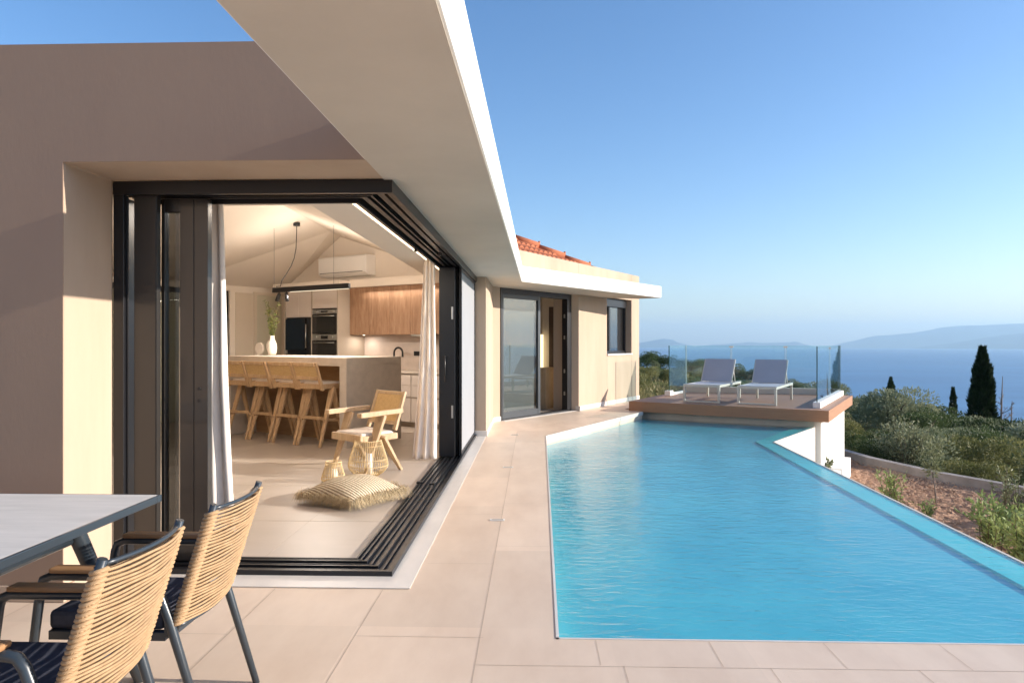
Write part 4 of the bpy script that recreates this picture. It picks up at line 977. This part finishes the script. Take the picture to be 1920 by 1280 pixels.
def make_dchair():
    t = thing('dining_chair', '', 'dining chair')
    G_ = M['gunmetal']; w = .182; wa = .198
    for s in (-1, 1):
        m = MB(); m.tube([(s * wa, .27, 0), (s * wa, .205, .50), (s * wa, .195, .527), (s * wa, .165, .54), (s * wa, -.13, .54), (s * wa, -.16, .535), (s * wa, -.178, .51), (s * wa, -.22, .40), (s * wa, -.345, 0)], [.012, .0155, .0155, .0155, .0155, .0155, .0155, .0155, .012], 12)
        m.build('leg_and_arm_frame', G_, t, 0, True)
        m = MB(); m.box(s * wa - .024, s * wa + .024, -.13, .165, .553, .570); m.build('armrest', M['teakarm'], t, .006, True)
    # back posts with caps
    def post(z): f = (z - .37) / .40; return -.235 - .125 * f
    for s in (-1, 1):
        m = MB(); m.tube([(s * w, post(.35), .35), (s * w, post(.772), .772)], .0115, 12); m.build('back_post', G_, t, 0, True)
    bow = .034
    def arc(z, off=0, n=10):
        return [(-w + 2 * w * i / n, post(z) - bow * (1 - (2 * i / n - 1) ** 2) + off, z) for i in range(n + 1)]
    m = MB(); m.tube(arc(.757), .0065, 8); m.tube(arc(.372), .0065, 8); each(m, 'bow_rail', G_, t, 0, True)
    m = MB(); n = 29
    for k in range(n):
        z = .385 + (.742 - .385) * k / (n - 1)
        for s in (-1, 1):
            yy = post(z); r = .0165 + .0012 * R()
            tl = ru(-.05, .05)
            m.tube([(s * w + r * cos(a), yy + r * sin(a), z + tl * .03 * cos(a) - .30 * r * sin(a)) for a in [2 * pi * i / 12 for i in range(12)]], .0064, 6, closed=True)
        j = ru(-.0012, .0012)
        m.tube([(p[0], p[1], p[2] + j + .0015 * sin(p[0] * 30 + k)) for p in arc(z, -.0135)], .0039, 6, cap=False)
        m.tube([(p[0], p[1], p[2] + .005 + j + .0015 * sin(p[0] * 25 + 2 * k)) for p in arc(z, .0115)], .0036, 6, cap=False)
    m.build('rope_backrest', M['rope'], t, 0, True)
    m = MB(); m.box(-wa + .012, wa - .012, -.225, -.195, .335, .385); m.build('rear_crossbar', G_, t, .004, True)
    m = MB(); m.box(-wa + .012, -wa + .036, -.20, .19, .325, .355); m.box(wa - .036, wa - .012, -.20, .19, .325, .355); m.box(-wa + .03, wa - .03, .165, .19, .325, .355)
    each(m, 'seat_rail', G_, t, .003, True)
    m = MB()
    for k in range(30):
        x = -wa + .04 + (2 * wa - .08) * k / 29
        m.tube([(x, .178 + .02 * cos(a), .34 + .02 * sin(a)) for a in [2 * pi * i / 8 for i in range(8)]], .0052, 5, closed=True)
    m.build('rope_wrapping', M['rope'], t, 0, True)
    m = MB(); m.box(-wa + .025, wa - .025, -.185, .20, .352, .415); m.build('seat_cushion', M['cushion_grey'], t, .016, True)
    # small pale maker's mark on the crossbar
    m = MB()
    for k, (a, b) in enumerate(((0, .006), (.008, .013), (.015, .017), (.019, .025))): m.box(.01 + a, .01 + b, -.2262, -.2255, .357 + .001 * (k % 2), .364 - .001 * (k % 2))
    m.build('mark', M['plastic'], t, 0, True)
    return t
dc = make_dchair(); dc.location = (-1.40, 2.375, 0); dc.rotation_euler.z = pi / 2; dc['label'] = 'rope-backed dining chair by the far end of the table, closer to the sliding doors'; dc['group'] = 'rope-backed dining chairs'
d2 = copy_tree(dc); d2.location = (-1.41, 1.815, 0); d2['label'] = 'rope-backed dining chair nearest the camera at the bottom corner'
#d3 = copy_tree(dc); d3.location = (-1.42, 1.15, 0); d3['label'] = 'rope-backed dining chair mostly beyond the lower edge of the picture'

# ------------------------------------------------------------------ land, sea, hills
CAM = Vector((0, 0, 1.3)); TH = math.atan(40 / 1280)
def az_of(px): return math.atan((px - 960) / 1280) - TH            # clockwise from +Y
def lerp_t(tab, x):
    if x <= tab[0][0]: return tab[0][1]
    for (a, b), (c, d) in zip(tab[:-1], tab[1:]):
        if x <= c: return b + (d - b) * (x - a) / (c - a)
    return tab[-1][1]
AZ = {k: az_of(k) for k in (1100, 1200, 1330, 1480, 1600, 1780, 1920, 2100)}
s_near = [(AZ[1100], .098), (AZ[1200], .102), (AZ[1330], .125), (AZ[1480], .16), (AZ[1600], .185), (AZ[1920], .19), (AZ[2100], .19)]
s_far = [(AZ[1100], .030), (AZ[1200], .034), (AZ[1330], .043), (AZ[1480], .061), (AZ[1600], .086), (AZ[1780], .112), (AZ[1920], .130), (AZ[2100], .14)]
def ground(x, y):
    r = sqrt(x * x + y * y); th = atan2(x, y)
    sn, sf = lerp_t(s_near, th), lerp_t(s_far, th)
    if r < 14.5 or y < 0: 
        base = -1.25
        if r < 14.5: return min(base, 1.3 - sn * 14.5) if th > AZ[1330] or y < 0 else base
    s = sf + (sn - sf) * (15 / r) ** 1.25
    z = 1.3 - s * r
    if r > 125: z -= .0022 * (r - 125) ** 1.55 if r < 1500 else 1e3
    nn = noise.noise(Vector((x * .06, y * .06, 3))) * min(2.5, r * .012) + noise.noise(Vector((x * .3, y * .3, 7))) * min(.25, r * .006)
    return max(z + nn, -206)
mb = MB(); vs = []; fs = []
rs = [9 * 1.055 ** i for i in range(100)]; na = 150; a0 = radians(-70); a1 = radians(110)
for r in rs:
    for k in range(na + 1):
        a = a0 + (a1 - a0) * k / na; x, y = r * sin(a), r * cos(a)
        z = ground(x, y)
        if r > 125: z = max(-207, z)
        vs.append((x, y, z))
for i in range(len(rs) - 1):
    for k in range(na): b = i * (na + 1) + k; fs.append((b, b + 1, b + na + 2, b + na + 1))
mb.add(vs, fs, True)
structure(mb.build('hillside', M['terrain'], None), 'scrub-covered hillside falling to the sea', 'hillside')
mb = MB(); mb.prism([(-40, -40), (14, -40), (14, 6), (9, 12.5), (0, 13), (-12, 25), (-40, 25)], -1.8, -1.47)
structure(mb.build('ground', M['soil'], None), 'ground under the villa', 'ground')
# red stony soil bed
mb = MB(); nx, ny = 90, 150; vs = []; fs = []
cb = [(8.9, 9.0), (8.39, 11.95), (7.68, 13.36), (7.20, 15.0), (7.0, 17.2)]
def cbx(y):
    return lerp_t([(a[1], a[0]) for a in cb], y)
for j in range(ny + 1):
    y = 1.5 + 15.9 * j / ny
    for i in range(nx + 1):
        xa = 2.9 if y < 12.2 else 2.9 + (y - 12.2) * .9; x = xa + (cbx(y) + .02 - xa) * i / nx
        z = -1.37 + .05 * noise.noise(Vector((x * 1.5, y * 1.5, 1))) + .035 * noise.noise(Vector((x * 6, y * 6, 2))) + .035 * noise.noise(Vector((x * 17, y * 17, 5)))
        vs.append((x, y, z))
for j in range(ny):
    for i in range(nx): b = j * (nx + 1) + i; fs.append((b, b + 1, b + nx + 2, b + nx + 1))
mb.add(vs, fs, False); structure(mb.build('soil_bed', M['soil'], None), 'red stony soil bed below the pool', 'soil')
# clods and stones, uncountable
mb = MB()
for k in range(9500):
    y = ru(3.5, 17); x = ru(3.4 if y < 11 else 4.6 + (y - 11) * .8, cbx(y) - .02)
    if x > cbx(y): continue
    r = ru(.006, .024) * (1.6 if R() < .08 else 1); z = -1.365
    ico = [(0, 0, 1), (.9, 0, .1), (.2, .85, 0), (-.8, .4, -.1), (-.6, -.6, .2), (.4, -.8, 0)]
    a = ru(0, 6.28); p = [(x + r * (q[0] * cos(a) - q[1] * sin(a)) * ru(.7, 1.3), y + r * (q[0] * sin(a) + q[1] * cos(a)) * ru(.7, 1.3), z + r * q[2] * ru(.6, 1.1) + .02) for q in ico]
    mb.add(p, [(0, 1, 2), (0, 2, 3), (0, 3, 4), (0, 4, 5), (0, 5, 1)])
tag(mb.build('gravel', mat('soil_clods', (.56, .39, .27), .95, spec=.05, var=.4, vscale=3, col2=(.40, .24, .15)), None), 'loose clods and stones scattered over the red soil', 'gravel', kind='stuff')
# kerb wall
mb = MB()
for (a, b) in zip(cb[:-1], cb[1:]):
    mb.hexa([(a[0], a[1], -1.5), (a[0] + .17, a[1] + .03, -1.5), (b[0] + .17, b[1] + .03, -1.5), (b[0], b[1], -1.5)], [(a[0], a[1], -1.19), (a[0] + .17, a[1] + .03, -1.19), (b[0] + .17, b[1] + .03, -1.19), (b[0], b[1], -1.19)])
top(mb, 'retaining_wall', M['concrete'], 'low raw concrete kerb wall between the soil bed and the scrub', 'retaining wall', 0)

# sea with the curve of the earth, and the coast across the water
RE = 6.371e6; SL = -200
mb = MB(); vs = []; fs = []; na = 120
rs = [250 * 1.075 ** i for i in range(76)]; rs = [r for r in rs if r < 59000] + [59000]
for r in rs:
    for k in range(na + 1):
        a = radians(-75 + 185 * k / na); vs.append((r * sin(a), r * cos(a), SL - r * r / (2 * RE)))
for i in range(len(rs) - 1):
    for k in range(na): b = i * (na + 1) + k; fs.append((b, b + 1, b + na + 2, b + na + 1))
mb.add(vs, fs, True); structure(mb.build('sea', M['sea'], None), 'calm blue sea reaching the horizon', 'sea')
def range_(name, label, D, prof, depth, seed):
    """a ridge of hills at distance D; prof: (photo column, height above eye in pixels of the 1920 frame)"""
    m = MB(); vs = []; fs = []; pts = []
    x0, x1 = prof[0][0], prof[-1][0]; n = 160
    for i in range(n + 1):
        px = x0 + (x1 - x0) * i / n; h = lerp_t(prof, px); h += .9 * noise.noise(Vector((px * .035, seed, 0))) + .5 * noise.noise(Vector((px * .12, seed, 3))) if h > -9 else 0
        a = az_of(px); base = SL - D * D / (2 * RE) - 30
        for j, f in enumerate((0, .25, .5, .75, 1.0, 1.6)):
            d = D + depth * (f - 1); zt = 1.3 + h / 1280 * D
            w_ = {0: 0, .25: .35, .5: .62, .75: .82, 1.0: 1, 1.6: .2}[f]
            z = base + (zt - base) * max(0, min(1, w_ * (1 + .16 * noise.noise(Vector((px * .05, f * 6, seed))) * (1 if 0 < f < 1 else 0))))
            vs.append((d * sin(a), d * cos(a), z))
    for i in range(n):
        for j in range(5): b = i * 6 + j; fs.append((b, b + 1, b + 7, b + 6))
    m.add(vs, fs, True); structure(m.build(name, M['mount'], None), label, 'hills')
range_('far_hills', 'tall hazy mountain range across the water on the right', 50000, [(1535, -13), (1565, -5), (1610, 4), (1640, 10), (1690, 13), (1720, 16), (1760, 22), (1800, 26), (1830, 25), (1870, 27), (1920, 28), (2100, 26), (2300, 18)], 5000, 1.3)
range_('headland_hills', 'nearer low headland below the hazy mountains', 40000, [(1700, -12), (1740, -6), (1790, -1), (1840, 6), (1880, 10), (1920, 14), (2050, 20), (2300, 20)], 3500, 4.1)
range_('island_hills', 'small hazy peaked island beside the far end of the villa', 46000, [(1130, -11), (1180, -7), (1205, -1), (1225, 3), (1245, 6), (1262, 3), (1275, -2), (1300, -8), (1320, -12)], 4000, 7.7)
range_('low_island_hills', 'long low hazy island on the horizon behind the loungers', 46000, [(1270, -12), (1330, -5), (1385, -2), (1405, 0), (1430, -2), (1470, -1), (1492, 1), (1508, -4), (1530, -9), (1560, -12)], 3000, 9.2)

# ------------------------------------------------------------------ vegetation
def leafquad(m, p, d, L_, w_):
    s = d.cross(Vector((ru(-1, 1), ru(-1, 1), ru(-1, 1))))
    if s.length < 1e-4: s = Vector((1, 0, 0))
    s = s.normalized() * w_
    m.add([p, p + d * L_ * .45 + s, p + d * L_, p + d * L_ * .45 - s], [(0, 1, 2, 3)])
def crown(n, rad, lobes, leaf, up=.2, seed=0):
    """leaves scattered on the shells of several uneven lobes"""
    m = MB(); LB = []
    for k in range(lobes):
        a = ru(0, 2 * pi); q = ru(.15, .75)
        LB.append((Vector((cos(a) * q * rad[0], sin(a) * q * rad[1], ru(-.25, .55) * rad[2])), ru(.30, .58)))
    for k in range(n):
        c, f = random.choice(LB)
        d = Vector((random.gauss(0, 1), random.gauss(0, 1), random.gauss(.25, 1))).normalized()
        rr = ru(.62, 1.05) ** .6
        if noise.noise(c + d * 2.2 + Vector((seed, 0, 0))) < -.22: continue
        p = c + Vector((d.x * rad[0] * f * rr, d.y * rad[1] * f * rr, d.z * rad[2] * f * rr))
        p.z += rad[2] * .62
        if p.z < 0: p.z = ru(0, .1)
        dd = (d + Vector((ru(-.7, .7), ru(-.7, .7), ru(-.4, .7) + up))).normalized()
        leafquad(m, p, dd, leaf * ru(.7, 1.4), leaf * ru(.16, .28))
    return m
def trunkmesh(h, r, n=4, spread=.5):
    m = MB(); m.tube([(0, 0, -.3), (.03 * h, 0, h * .35), (-.02 * h, .02 * h, h * .7)], [r, r * .75, r * .45], 7)
    for k in range(n):
        a = 2 * pi * k / n + R(); m.tube([(0, 0, h * ru(.25, .5)), (cos(a) * h * spread * .5, sin(a) * h * spread * .5, h * .75), (cos(a) * h * spread, sin(a) * h * spread, h * ru(.9, 1.15))], [r * .5, r * .32, r * .12], 5)
    return m
HID = (0, -60, -60)
def proto(name, crown_mb, leafm, trunk_mb, cat):
    t = thing(name, '', cat); crown_mb.build('crown', leafm, t, 0, True); trunk_mb.build('trunk', M['bark'], t, 0, True); return t
protos = {}
def ptree(key, name, cat, n, rad, lobes, leaf, lm, tr, r):
    protos[key] = []
    for k in range(2):
        random.seed(hash_(key) + k); protos[key].append(proto(name, crown(n, rad, lobes, leaf, seed=k * 3.1), M[lm], trunkmesh(tr, r), cat))
def hash_(s): return sum(ord(c) * (i + 3) for i, c in enumerate(s))
ptree('olive', 'olive_tree', 'tree', 11000, (1.9, 1.9, 1.25), 17, .11, 'leaf_olive', 1.4, .13)
ptree('dark', 'evergreen_tree', 'tree', 11000, (1.8, 1.8, 1.4), 16, .11, 'leaf_dark', 1.6, .14)
ptree('scrub', 'scrub_bush', 'bush', 8500, (1.0, 1.0, .62), 14, .062, 'leaf_mid', .5, .04)
ptree('broom', 'olive_bush', 'bush', 8500, (1.0, 1.0, .75), 13, .062, 'leaf_olive', .6, .04)
ptree('darkb', 'evergreen_bush', 'bush', 8500, (1.0, 1.0, .65), 13, .06, 'leaf_dark', .5, .04)
random.seed(21)
used = {}
INFO = {'olive': ('silvery olive tree on the slope below the terrace', 'olive trees on the slope'), 'dark': ('dark evergreen tree on the slope below the terrace', 'evergreen trees on the slope'),
        'scrub': ('yellow-green scrub bush on the hillside', 'scrub bushes on the hillside'), 'broom': ('grey-green olive bush on the hillside', 'olive bushes on the hillside'), 'darkb': ('dark green evergreen bush on the hillside', 'evergreen bushes on the hillside')}
def place(key, x, y, s, label=None, zs=1.0, dz=0):
    P = protos[key]; i = used.get(key, 0); used[key] = i + 1
    o = P[i] if i < 2 else copy_tree(P[i % 2])
    o.location = (x, y, ground(x, y) - .05 + dz); o.scale = (s * ru(.9, 1.15), s * ru(.9, 1.15), s * zs * ru(.9, 1.1)); o.rotation_euler.z = ru(0, 6.28)
    l, g = INFO[key]
    if label: o['label'] = label
    else: o['label'] = l; o['group'] = g
    return o
def at(px, r): a = az_of(px); return r * sin(a), r * cos(a)
# big features first
x, y = at(1700, 18.2); place('broom', x, y, .95, 'large pale olive bush sending up silvery shoots just beyond the kerb wall', 1.05)
x, y = at(1640, 18.0); place('darkb', x, y, .62)
x, y = at(1800, 17.0); place('scrub', x, y, .72); x, y = at(1850, 16.0); place('scrub', x, y, .66); x, y = at(1745, 17.0); place('darkb', x, y, .55)
x, y = at(1905, 15.5); place('darkb', x, y, .5)
cnt = 0; tries = 0; spots = []
while cnt < 165 and tries < 6000:
    tries += 1
    px = ru(1150, 2050); f = R() ** 1.5; r = 19 * (118 / 19) ** ru(0, 1)
    if px < 1250 and r < 30 and R() < .6: continue
    x, y = at(px, r)
    if y < cbx(y) and False: continue
    if px < 1610:       # keep off the deck and house
        if r < 21: continue
    if px > 1560 and r < 17.5: continue
    md = 1.1 + r * .028
    if any((x - a) ** 2 + (y - b) ** 2 < md * md for a, b in spots): continue
    spots.append((x, y)); cnt += 1
    left = px < 1520
    if r < 34: key = random.choice(['scrub', 'scrub', 'broom', 'darkb', 'scrub'])
    elif r < 60: key = random.choice(['scrub', 'darkb', 'olive', 'broom', 'olive', 'dark']) if not left else random.choice(['scrub', 'darkb', 'broom', 'scrub'])
    else: key = random.choice(['olive', 'olive', 'dark', 'dark', 'olive']) if not left else random.choice(['darkb', 'darkb', 'dark', 'broom'])
    s = {'scrub': ru(.7, 1.3), 'broom': ru(.7, 1.3), 'darkb': ru(.6, 1.2), 'olive': ru(.85, 1.25), 'dark': ru(.75, 1.2)}[key]
    if r > 55: s *= .84
    if r > 45 and key in ('scrub', 'broom', 'darkb'): s *= 1.4
    if 1520 <= px < 1660: s *= .72
    if left: s *= .5 if key == 'dark' else .62
    place(key, x, y, s)
# ridge-line row so the slope ends in crowns rather than bare ground
for k in range(46):
    px = 1190 + k * 17.5 + ru(-6, 6); r = ru(112, 128); x, y = at(px, r)
    key = 'darkb' if px < 1480 else random.choice(['dark', 'olive', 'dark'])
    place(key, x, y, (2.0 if px < 1290 else 1.9 if key == 'darkb' else .9) * ru(.75, 1.25) * (.75 if 1480 < px < 1640 else 1), dz=.5)
# ground cover of dry grass tufts
random.seed(5)
mb = MB()
for k in range(26000):
    px = ru(1160, 2000); r = 15.5 * (70 / 15.5) ** R(); x, y = at(px, r)
    if px < 1610 and r < 19.5: 
        if not (px < 1262 and r > 17.2): continue
    if x < cbx(y) + .2 and y < 17.3 and px > 1590: continue
    z = ground(x, y); L_ = ru(.06, .20) * (1 + r * .012); a = ru(0, 6.28); d = Vector((cos(a) * .45, sin(a) * .45, 1)).normalized()
    s = Vector((-sin(a), cos(a), 0)) * L_ * .11; p = Vector((x, y, z - .02))
    mb.add([p - s, p + s, p + d * L_], [(0, 1, 2)])
tag(mb.build('dry_grass', M['leaf_dry'], None), 'dry grass and low weeds covering the slope', 'grass', kind='stuff')

def cypress(px, r, h, w_, label, n):
    x, y = at(px, r); z = ground(x, y)
    t = thing('cypress_tree', label, 'cypress', (x, y, z - .2), ru(0, 6))
    m = MB(); tips = [(ru(-.06, .06) * w_, ru(-.06, .06) * w_, 1.0), (w_ * .22, 0, .985), (-w_ * .15, .1 * w_, .955)]
    for k in range(n):
        f = R() ** .85; a = ru(0, 6.28)
        prof = (min(1, f / .10 * .5 + .5)) * (1 - .62 * f ** 1.6) * (1 if f < .80 else max(.16, (1 - f) / .20))
        rad = w_ * .5 * prof * (1 + .42 * noise.noise(Vector((cos(a) * 1.6, sin(a) * 1.6, f * 11 + n)))) * ru(.7, 1.03)
        p = Vector((rad * cos(a), rad * sin(a), f * h + .25)); d = Vector((cos(a) * .55, sin(a) * .55, 1)).normalized()
        leafquad(m, p, (d + Vector((ru(-.3, .3), ru(-.3, .3), 0))).normalized(), h * .045 * ru(.6, 1.4), h * .006 * ru(.7, 1.4) + .012)
    m.build('crown', M['leaf_cyp'], t, 0, True)
    m = MB(); m.tube([(0, 0, -.3), (0, 0, h * .9)], [w_ * .16, .02], 8); m.build('trunk', M['bark'], t, 0, True)
cypress(1842, 60, 7.3, 1.65, 'tall broad dark cypress standing against the sea', 9000)
cypress(1670, 78, 4.6, .95, 'small cypress rising from the trees nearer the deck', 3200)
cypress(1787, 85, 5.3, .75, 'slender cypress spire between the small and the tall cypress', 3200)
random.seed(11)
def deadtree(px, r, h, label):
    x, y = at(px, r); z = ground(x, y); t = thing('dead_tree', label, 'dead tree', (x, y, z))
    m = MB(); m.tube([(0, 0, -.3), (.05, 0, h * .5), (.15, 0, h)], [.11, .07, .02], 7); m.build('trunk', M['deadwood'], t, 0, True)
    m = MB()
    for k in range(16):
        f = ru(.25, .97); a = ru(0, 6.28); l = h * .20 * (1.2 - f); p = Vector((.1 * f, 0, f * h)); q = p + Vector((cos(a) * l, sin(a) * l, l * .7)); m.tube([p, p.lerp(q, .5) + Vector((0, 0, -.03)), q], [.03, .02, .008], 4)
        for j in range(3): b = ru(0, 6.28); m.tube([p.lerp(q, .6), p.lerp(q, .6) + Vector((cos(b), sin(b), .8)) * l * .35], [.012, .004], 3)
    m.build('bare_branches', M['deadwood'], t, 0, True)
deadtree(1876, 62, 6.0, 'bare dead tree to the right of the tall cypress'); deadtree(1894, 66, 4.6, 'smaller bare dead tree at the right edge of the slope')
# leafy plants in the soil bed
def shootplant(name, x, y, z, h, n, spread, lm, leaf, label, cat='plant', nl=26, lw=.16, group=None):
    t = thing(name, label, cat, (x, y, z), 0, group); sm = MB(); lf = MB()
    for k in range(n):
        a = ru(0, 6.28); q = ru(.1, 1) * spread; l = h * ru(.6, 1.1); b = Vector((ru(-.3, .3) * spread, ru(-.3, .3) * spread, 0)); P = []
        for i in range(6): f = i / 5; P.append(b + Vector((cos(a) * q * f ** 1.2, sin(a) * q * f ** 1.2, l * f)))
        sm.tube(P, [.006 - .004 * i / 5 for i in range(6)], 4)
        for j in range(nl):
            f = ru(.12, 1); i = min(4, int(f * 5)); p = P[i].lerp(P[i + 1], f * 5 - i); d = Vector((ru(-1, 1), ru(-1, 1), ru(.1, 1.3))).normalized(); leafquad(lf, p, d, leaf * ru(.6, 1.3), leaf * lw * ru(.7, 1.2))
    sm.build('stems', M['bark'], t, 0, True); lf.build('leaves', M[lm], t, 0, True); return t
GZ = -1.36
shootplant('oleander', 5.80, 11.2, GZ, .62, 12, .28, 'leaf_fresh', .085, 'young oleander at the pool lip, nearest the white deck wall')
shootplant('oleander', 5.75, 10.15, GZ, .36, 8, .2, 'leaf_fresh', .07, 'smallest oleander, between two larger ones along the pool lip')
shootplant('oleander', 5.95, 9.0, GZ, .62, 34, .55, 'leaf_fresh', .095, 'spreading bright green oleander along the pool lip in the right corner', nl=34)
shootplant('oleander', 5.75, 8.1, GZ, .66, 34, .5, 'leaf_fresh', .095, 'dense oleander cut by the right edge of the picture', nl=34)
shootplant('shrub', 6.95, 10.15, GZ, .78, 26, .42, 'leaf_olive', .075, 'loose silvery shrub standing in the soil in front of the kerb wall', nl=26)
shootplant('oleander', 7.35, 9.6, GZ, .6, 16, .35, 'leaf_fresh', .08, 'green oleander behind the loose silvery shrub')
ot = thing('olive_sapling', 'thin pale-stemmed olive sapling standing alone in the soil bed', 'sapling', (6.60, 11.4, GZ))
m = MB(); m.tube([(0, 0, -.05), (-.02, 0, .25), (-.06, 0, .52)], [.014, .012, .008], 6); m.build('trunk', M['deadwood'], ot, 0, True)
m = MB()
for k in range(420):
    d = Vector((random.gauss(0, 1), random.gauss(0, 1), random.gauss(0, 1))).normalized(); p = Vector((-.06 + d.x * .17 * R(), d.y * .17 * R(), .60 + d.z * .16 * R())); leafquad(m, p, (d + Vector((0, 0, .6))).normalized(), ru(.04, .08), .010)
m.build('crown', M['leaf_olive'], ot, 0, True)
xw = W(-1.40, 13.0); shootplant('succulent', 5.05, 12.05, -.93, .22, 14, .16, 'leaf_olive', .06, 'pale fleshy plant in the corner below the deck', nl=18, lw=.3)
m = MB(); m.lathe([(0, 0), (.3, 0), (.3, .28), (0, .28)], 4, (5.05, 12.05, -1.22)); tag(m.build('planter_block', M['white'], None, .005), 'small white block under the fleshy plant', 'planter')
# long shoots of the big olive bush
x, y = at(1700, 17.8); shootplant('olive_shoots', x, y, ground(x, y), 1.25, 46, .7, 'leaf_olive', .085, 'tall silvery shoots rising above the large olive bush', nl=38, lw=.2)
# rocks by the deck
random.seed(3)
for k in range(9):
    px = ru(1205, 1290); r = ru(18.4, 20.5); x, y = at(px, r); z = ground(x, y); s = ru(.07, .18)
    m = MB(); n = 9; prof = [(s * .6, -s * .3), (s, 0), (s * .85, s * .35), (s * .4, s * .6), (0.001, s * .62)]
    m.lathe(prof, n, (0, 0, 0), False); m.v = [(v[0] * (1 + .3 * noise.noise(Vector(v) * 9)), v[1] * (1 + .3 * noise.noise(Vector(v) * 7 + Vector((3, 0, 0)))), v[2] * (1 + .2 * noise.noise(Vector(v) * 8))) for v in m.v]
    o = m.build('rock', M['rock'], None); o.location = (x, y, z); o.rotation_euler.z = ru(0, 6)
    tag(o, 'small pale limestone rock lying in the grass behind the deck', 'rock', 'rocks behind the deck')

# ------------------------------------------------------------------ haze
HZ = 3.4e-5
mb = MB(); mb.box(-60500, 60500, -60500, 60500, -495, 1500)
hz = mb.build('haze', None, None, mats=[])
hm = bpy.data.materials.new('haze'); hm.use_nodes = True; N = hm.node_tree.nodes; N.remove(N['Principled BSDF'])
pv = N.new('ShaderNodeVolumePrincipled'); pv.inputs['Color'].default_value = (.52, .77, 1, 1); pv.inputs['Density'].default_value = HZ; pv.inputs['Anisotropy'].default_value = 0.2
hm.node_tree.links.new(pv.outputs[0], N['Material Output'].inputs['Volume'])
hz.data.materials.clear(); hz.data.materials.append(hm); tag(hz, 'thin pale sea haze', 'haze', kind='stuff')

# ------------------------------------------------------------------ light, sky, camera
EL = radians(17.5); SD = Vector((1, -.032, 0)).normalized()
sv = Vector((SD.x * cos(EL), SD.y * cos(EL), sin(EL)))
sun = bpy.data.lights.new('sun', 'SUN'); sun.energy = 5.0; sun.angle = radians(.5); sun.color = (1, .92, .82)
so = bpy.data.objects.new('sun', sun); COL.objects.link(so); so.rotation_euler = sv.to_track_quat('Z', 'Y').to_euler(); so.location = (20, 0, 20)
w = bpy.data.worlds.new('World'); S.world = w; w.use_nodes = True; N = w.node_tree.nodes; L = w.node_tree.links
sky = N.new('ShaderNodeTexSky'); sky.sky_type = 'NISHITA'; sky.sun_disc = False; sky.sun_elevation = EL
sky.sun_rotation = atan2(sv.x, sv.y)
sky.altitude = 200; sky.air_density = 1.0; sky.dust_density = .8; sky.ozone_density = 2.6
hs = N.new('ShaderNodeHueSaturation'); hs.inputs['Saturation'].default_value = 1.18
L.new(sky.outputs[0], hs.inputs['Color']); tn = N.new('ShaderNodeVectorMath'); tn.operation = 'MULTIPLY'; tn.inputs[1].default_value = (1.02, .955, 1.0)
L.new(hs.outputs[0], tn.inputs[0]); L.new(tn.outputs[0], N['Background'].inputs[0]); N['Background'].inputs[1].default_value = .135

def area(name, loc, rot, sx, sy, e, col=(1, .90, .79), parent=None):
    l = bpy.data.lights.new(name, 'AREA'); l.shape = 'RECTANGLE'; l.size = sx; l.size_y = sy; l.energy = e; l.color = col
    o = bpy.data.objects.new(name, l); COL.objects.link(o); o.location = loc; o.rotation_euler = rot; return o
# lamps that are lit in the photograph: the pendant bar and the cupboard spot; the vault fills are added
area('vault_fill_side', (GX - .72, 7.2, 2.30), (0, radians(115), 0), .10, 5.0, 36)  # added fill with no fitting, behind the side beam, brightens the vault
area('vault_fill_front', (-3.3, GY + .74, 2.30), (radians(115), 0, 0), 3.8, .10, 28)  # unseen fill added behind the front beam, aimed up into the room
c = W(-7.3, 6.64, 2.0); area('pendant_lamp_light', c, (0, 0, rot30), 1.1, .03, 26)
c = W(-7.5, 6.64, 2.2); area('pendant_uplight', c, (pi, 0, rot30), 1.5, .12, 6)
c = W(-7.1, 8.15, 2.15); area('cupboard_downlight', c, (radians(-20), 0, rot30), 1.6, .03, 5)
c = W(-8.1, 8.36, 1.40); area('cupboard_spot', c, (0, 0, 0), .04, .04, 1.2)

cam = bpy.data.cameras.new('camera'); cam.lens = 24; cam.sensor_width = 36; cam.clip_start = .05; cam.clip_end = 200000
cam.shift_y = 1 / 1920
co = bpy.data.objects.new('camera', cam); COL.objects.link(co); co.location = CAM; co.rotation_euler = (pi / 2, 0, TH); S.camera = co
S.view_settings.view_transform = 'Standard'; S.view_settings.look = 'None'; S.view_settings.exposure = .82; S.view_settings.gamma = 1
S.cycles.max_bounces = 10; S.cycles.diffuse_bounces = 5; S.cycles.glossy_bounces = 4; S.cycles.transparent_max_bounces = 16; S.cycles.transmission_bounces = 6
S.cycles.volume_bounces = 0; S.cycles.caustics_reflective = False; S.cycles.caustics_refractive = False; S.cycles.sample_clamp_indirect = 6
S.cycles.use_denoising = True
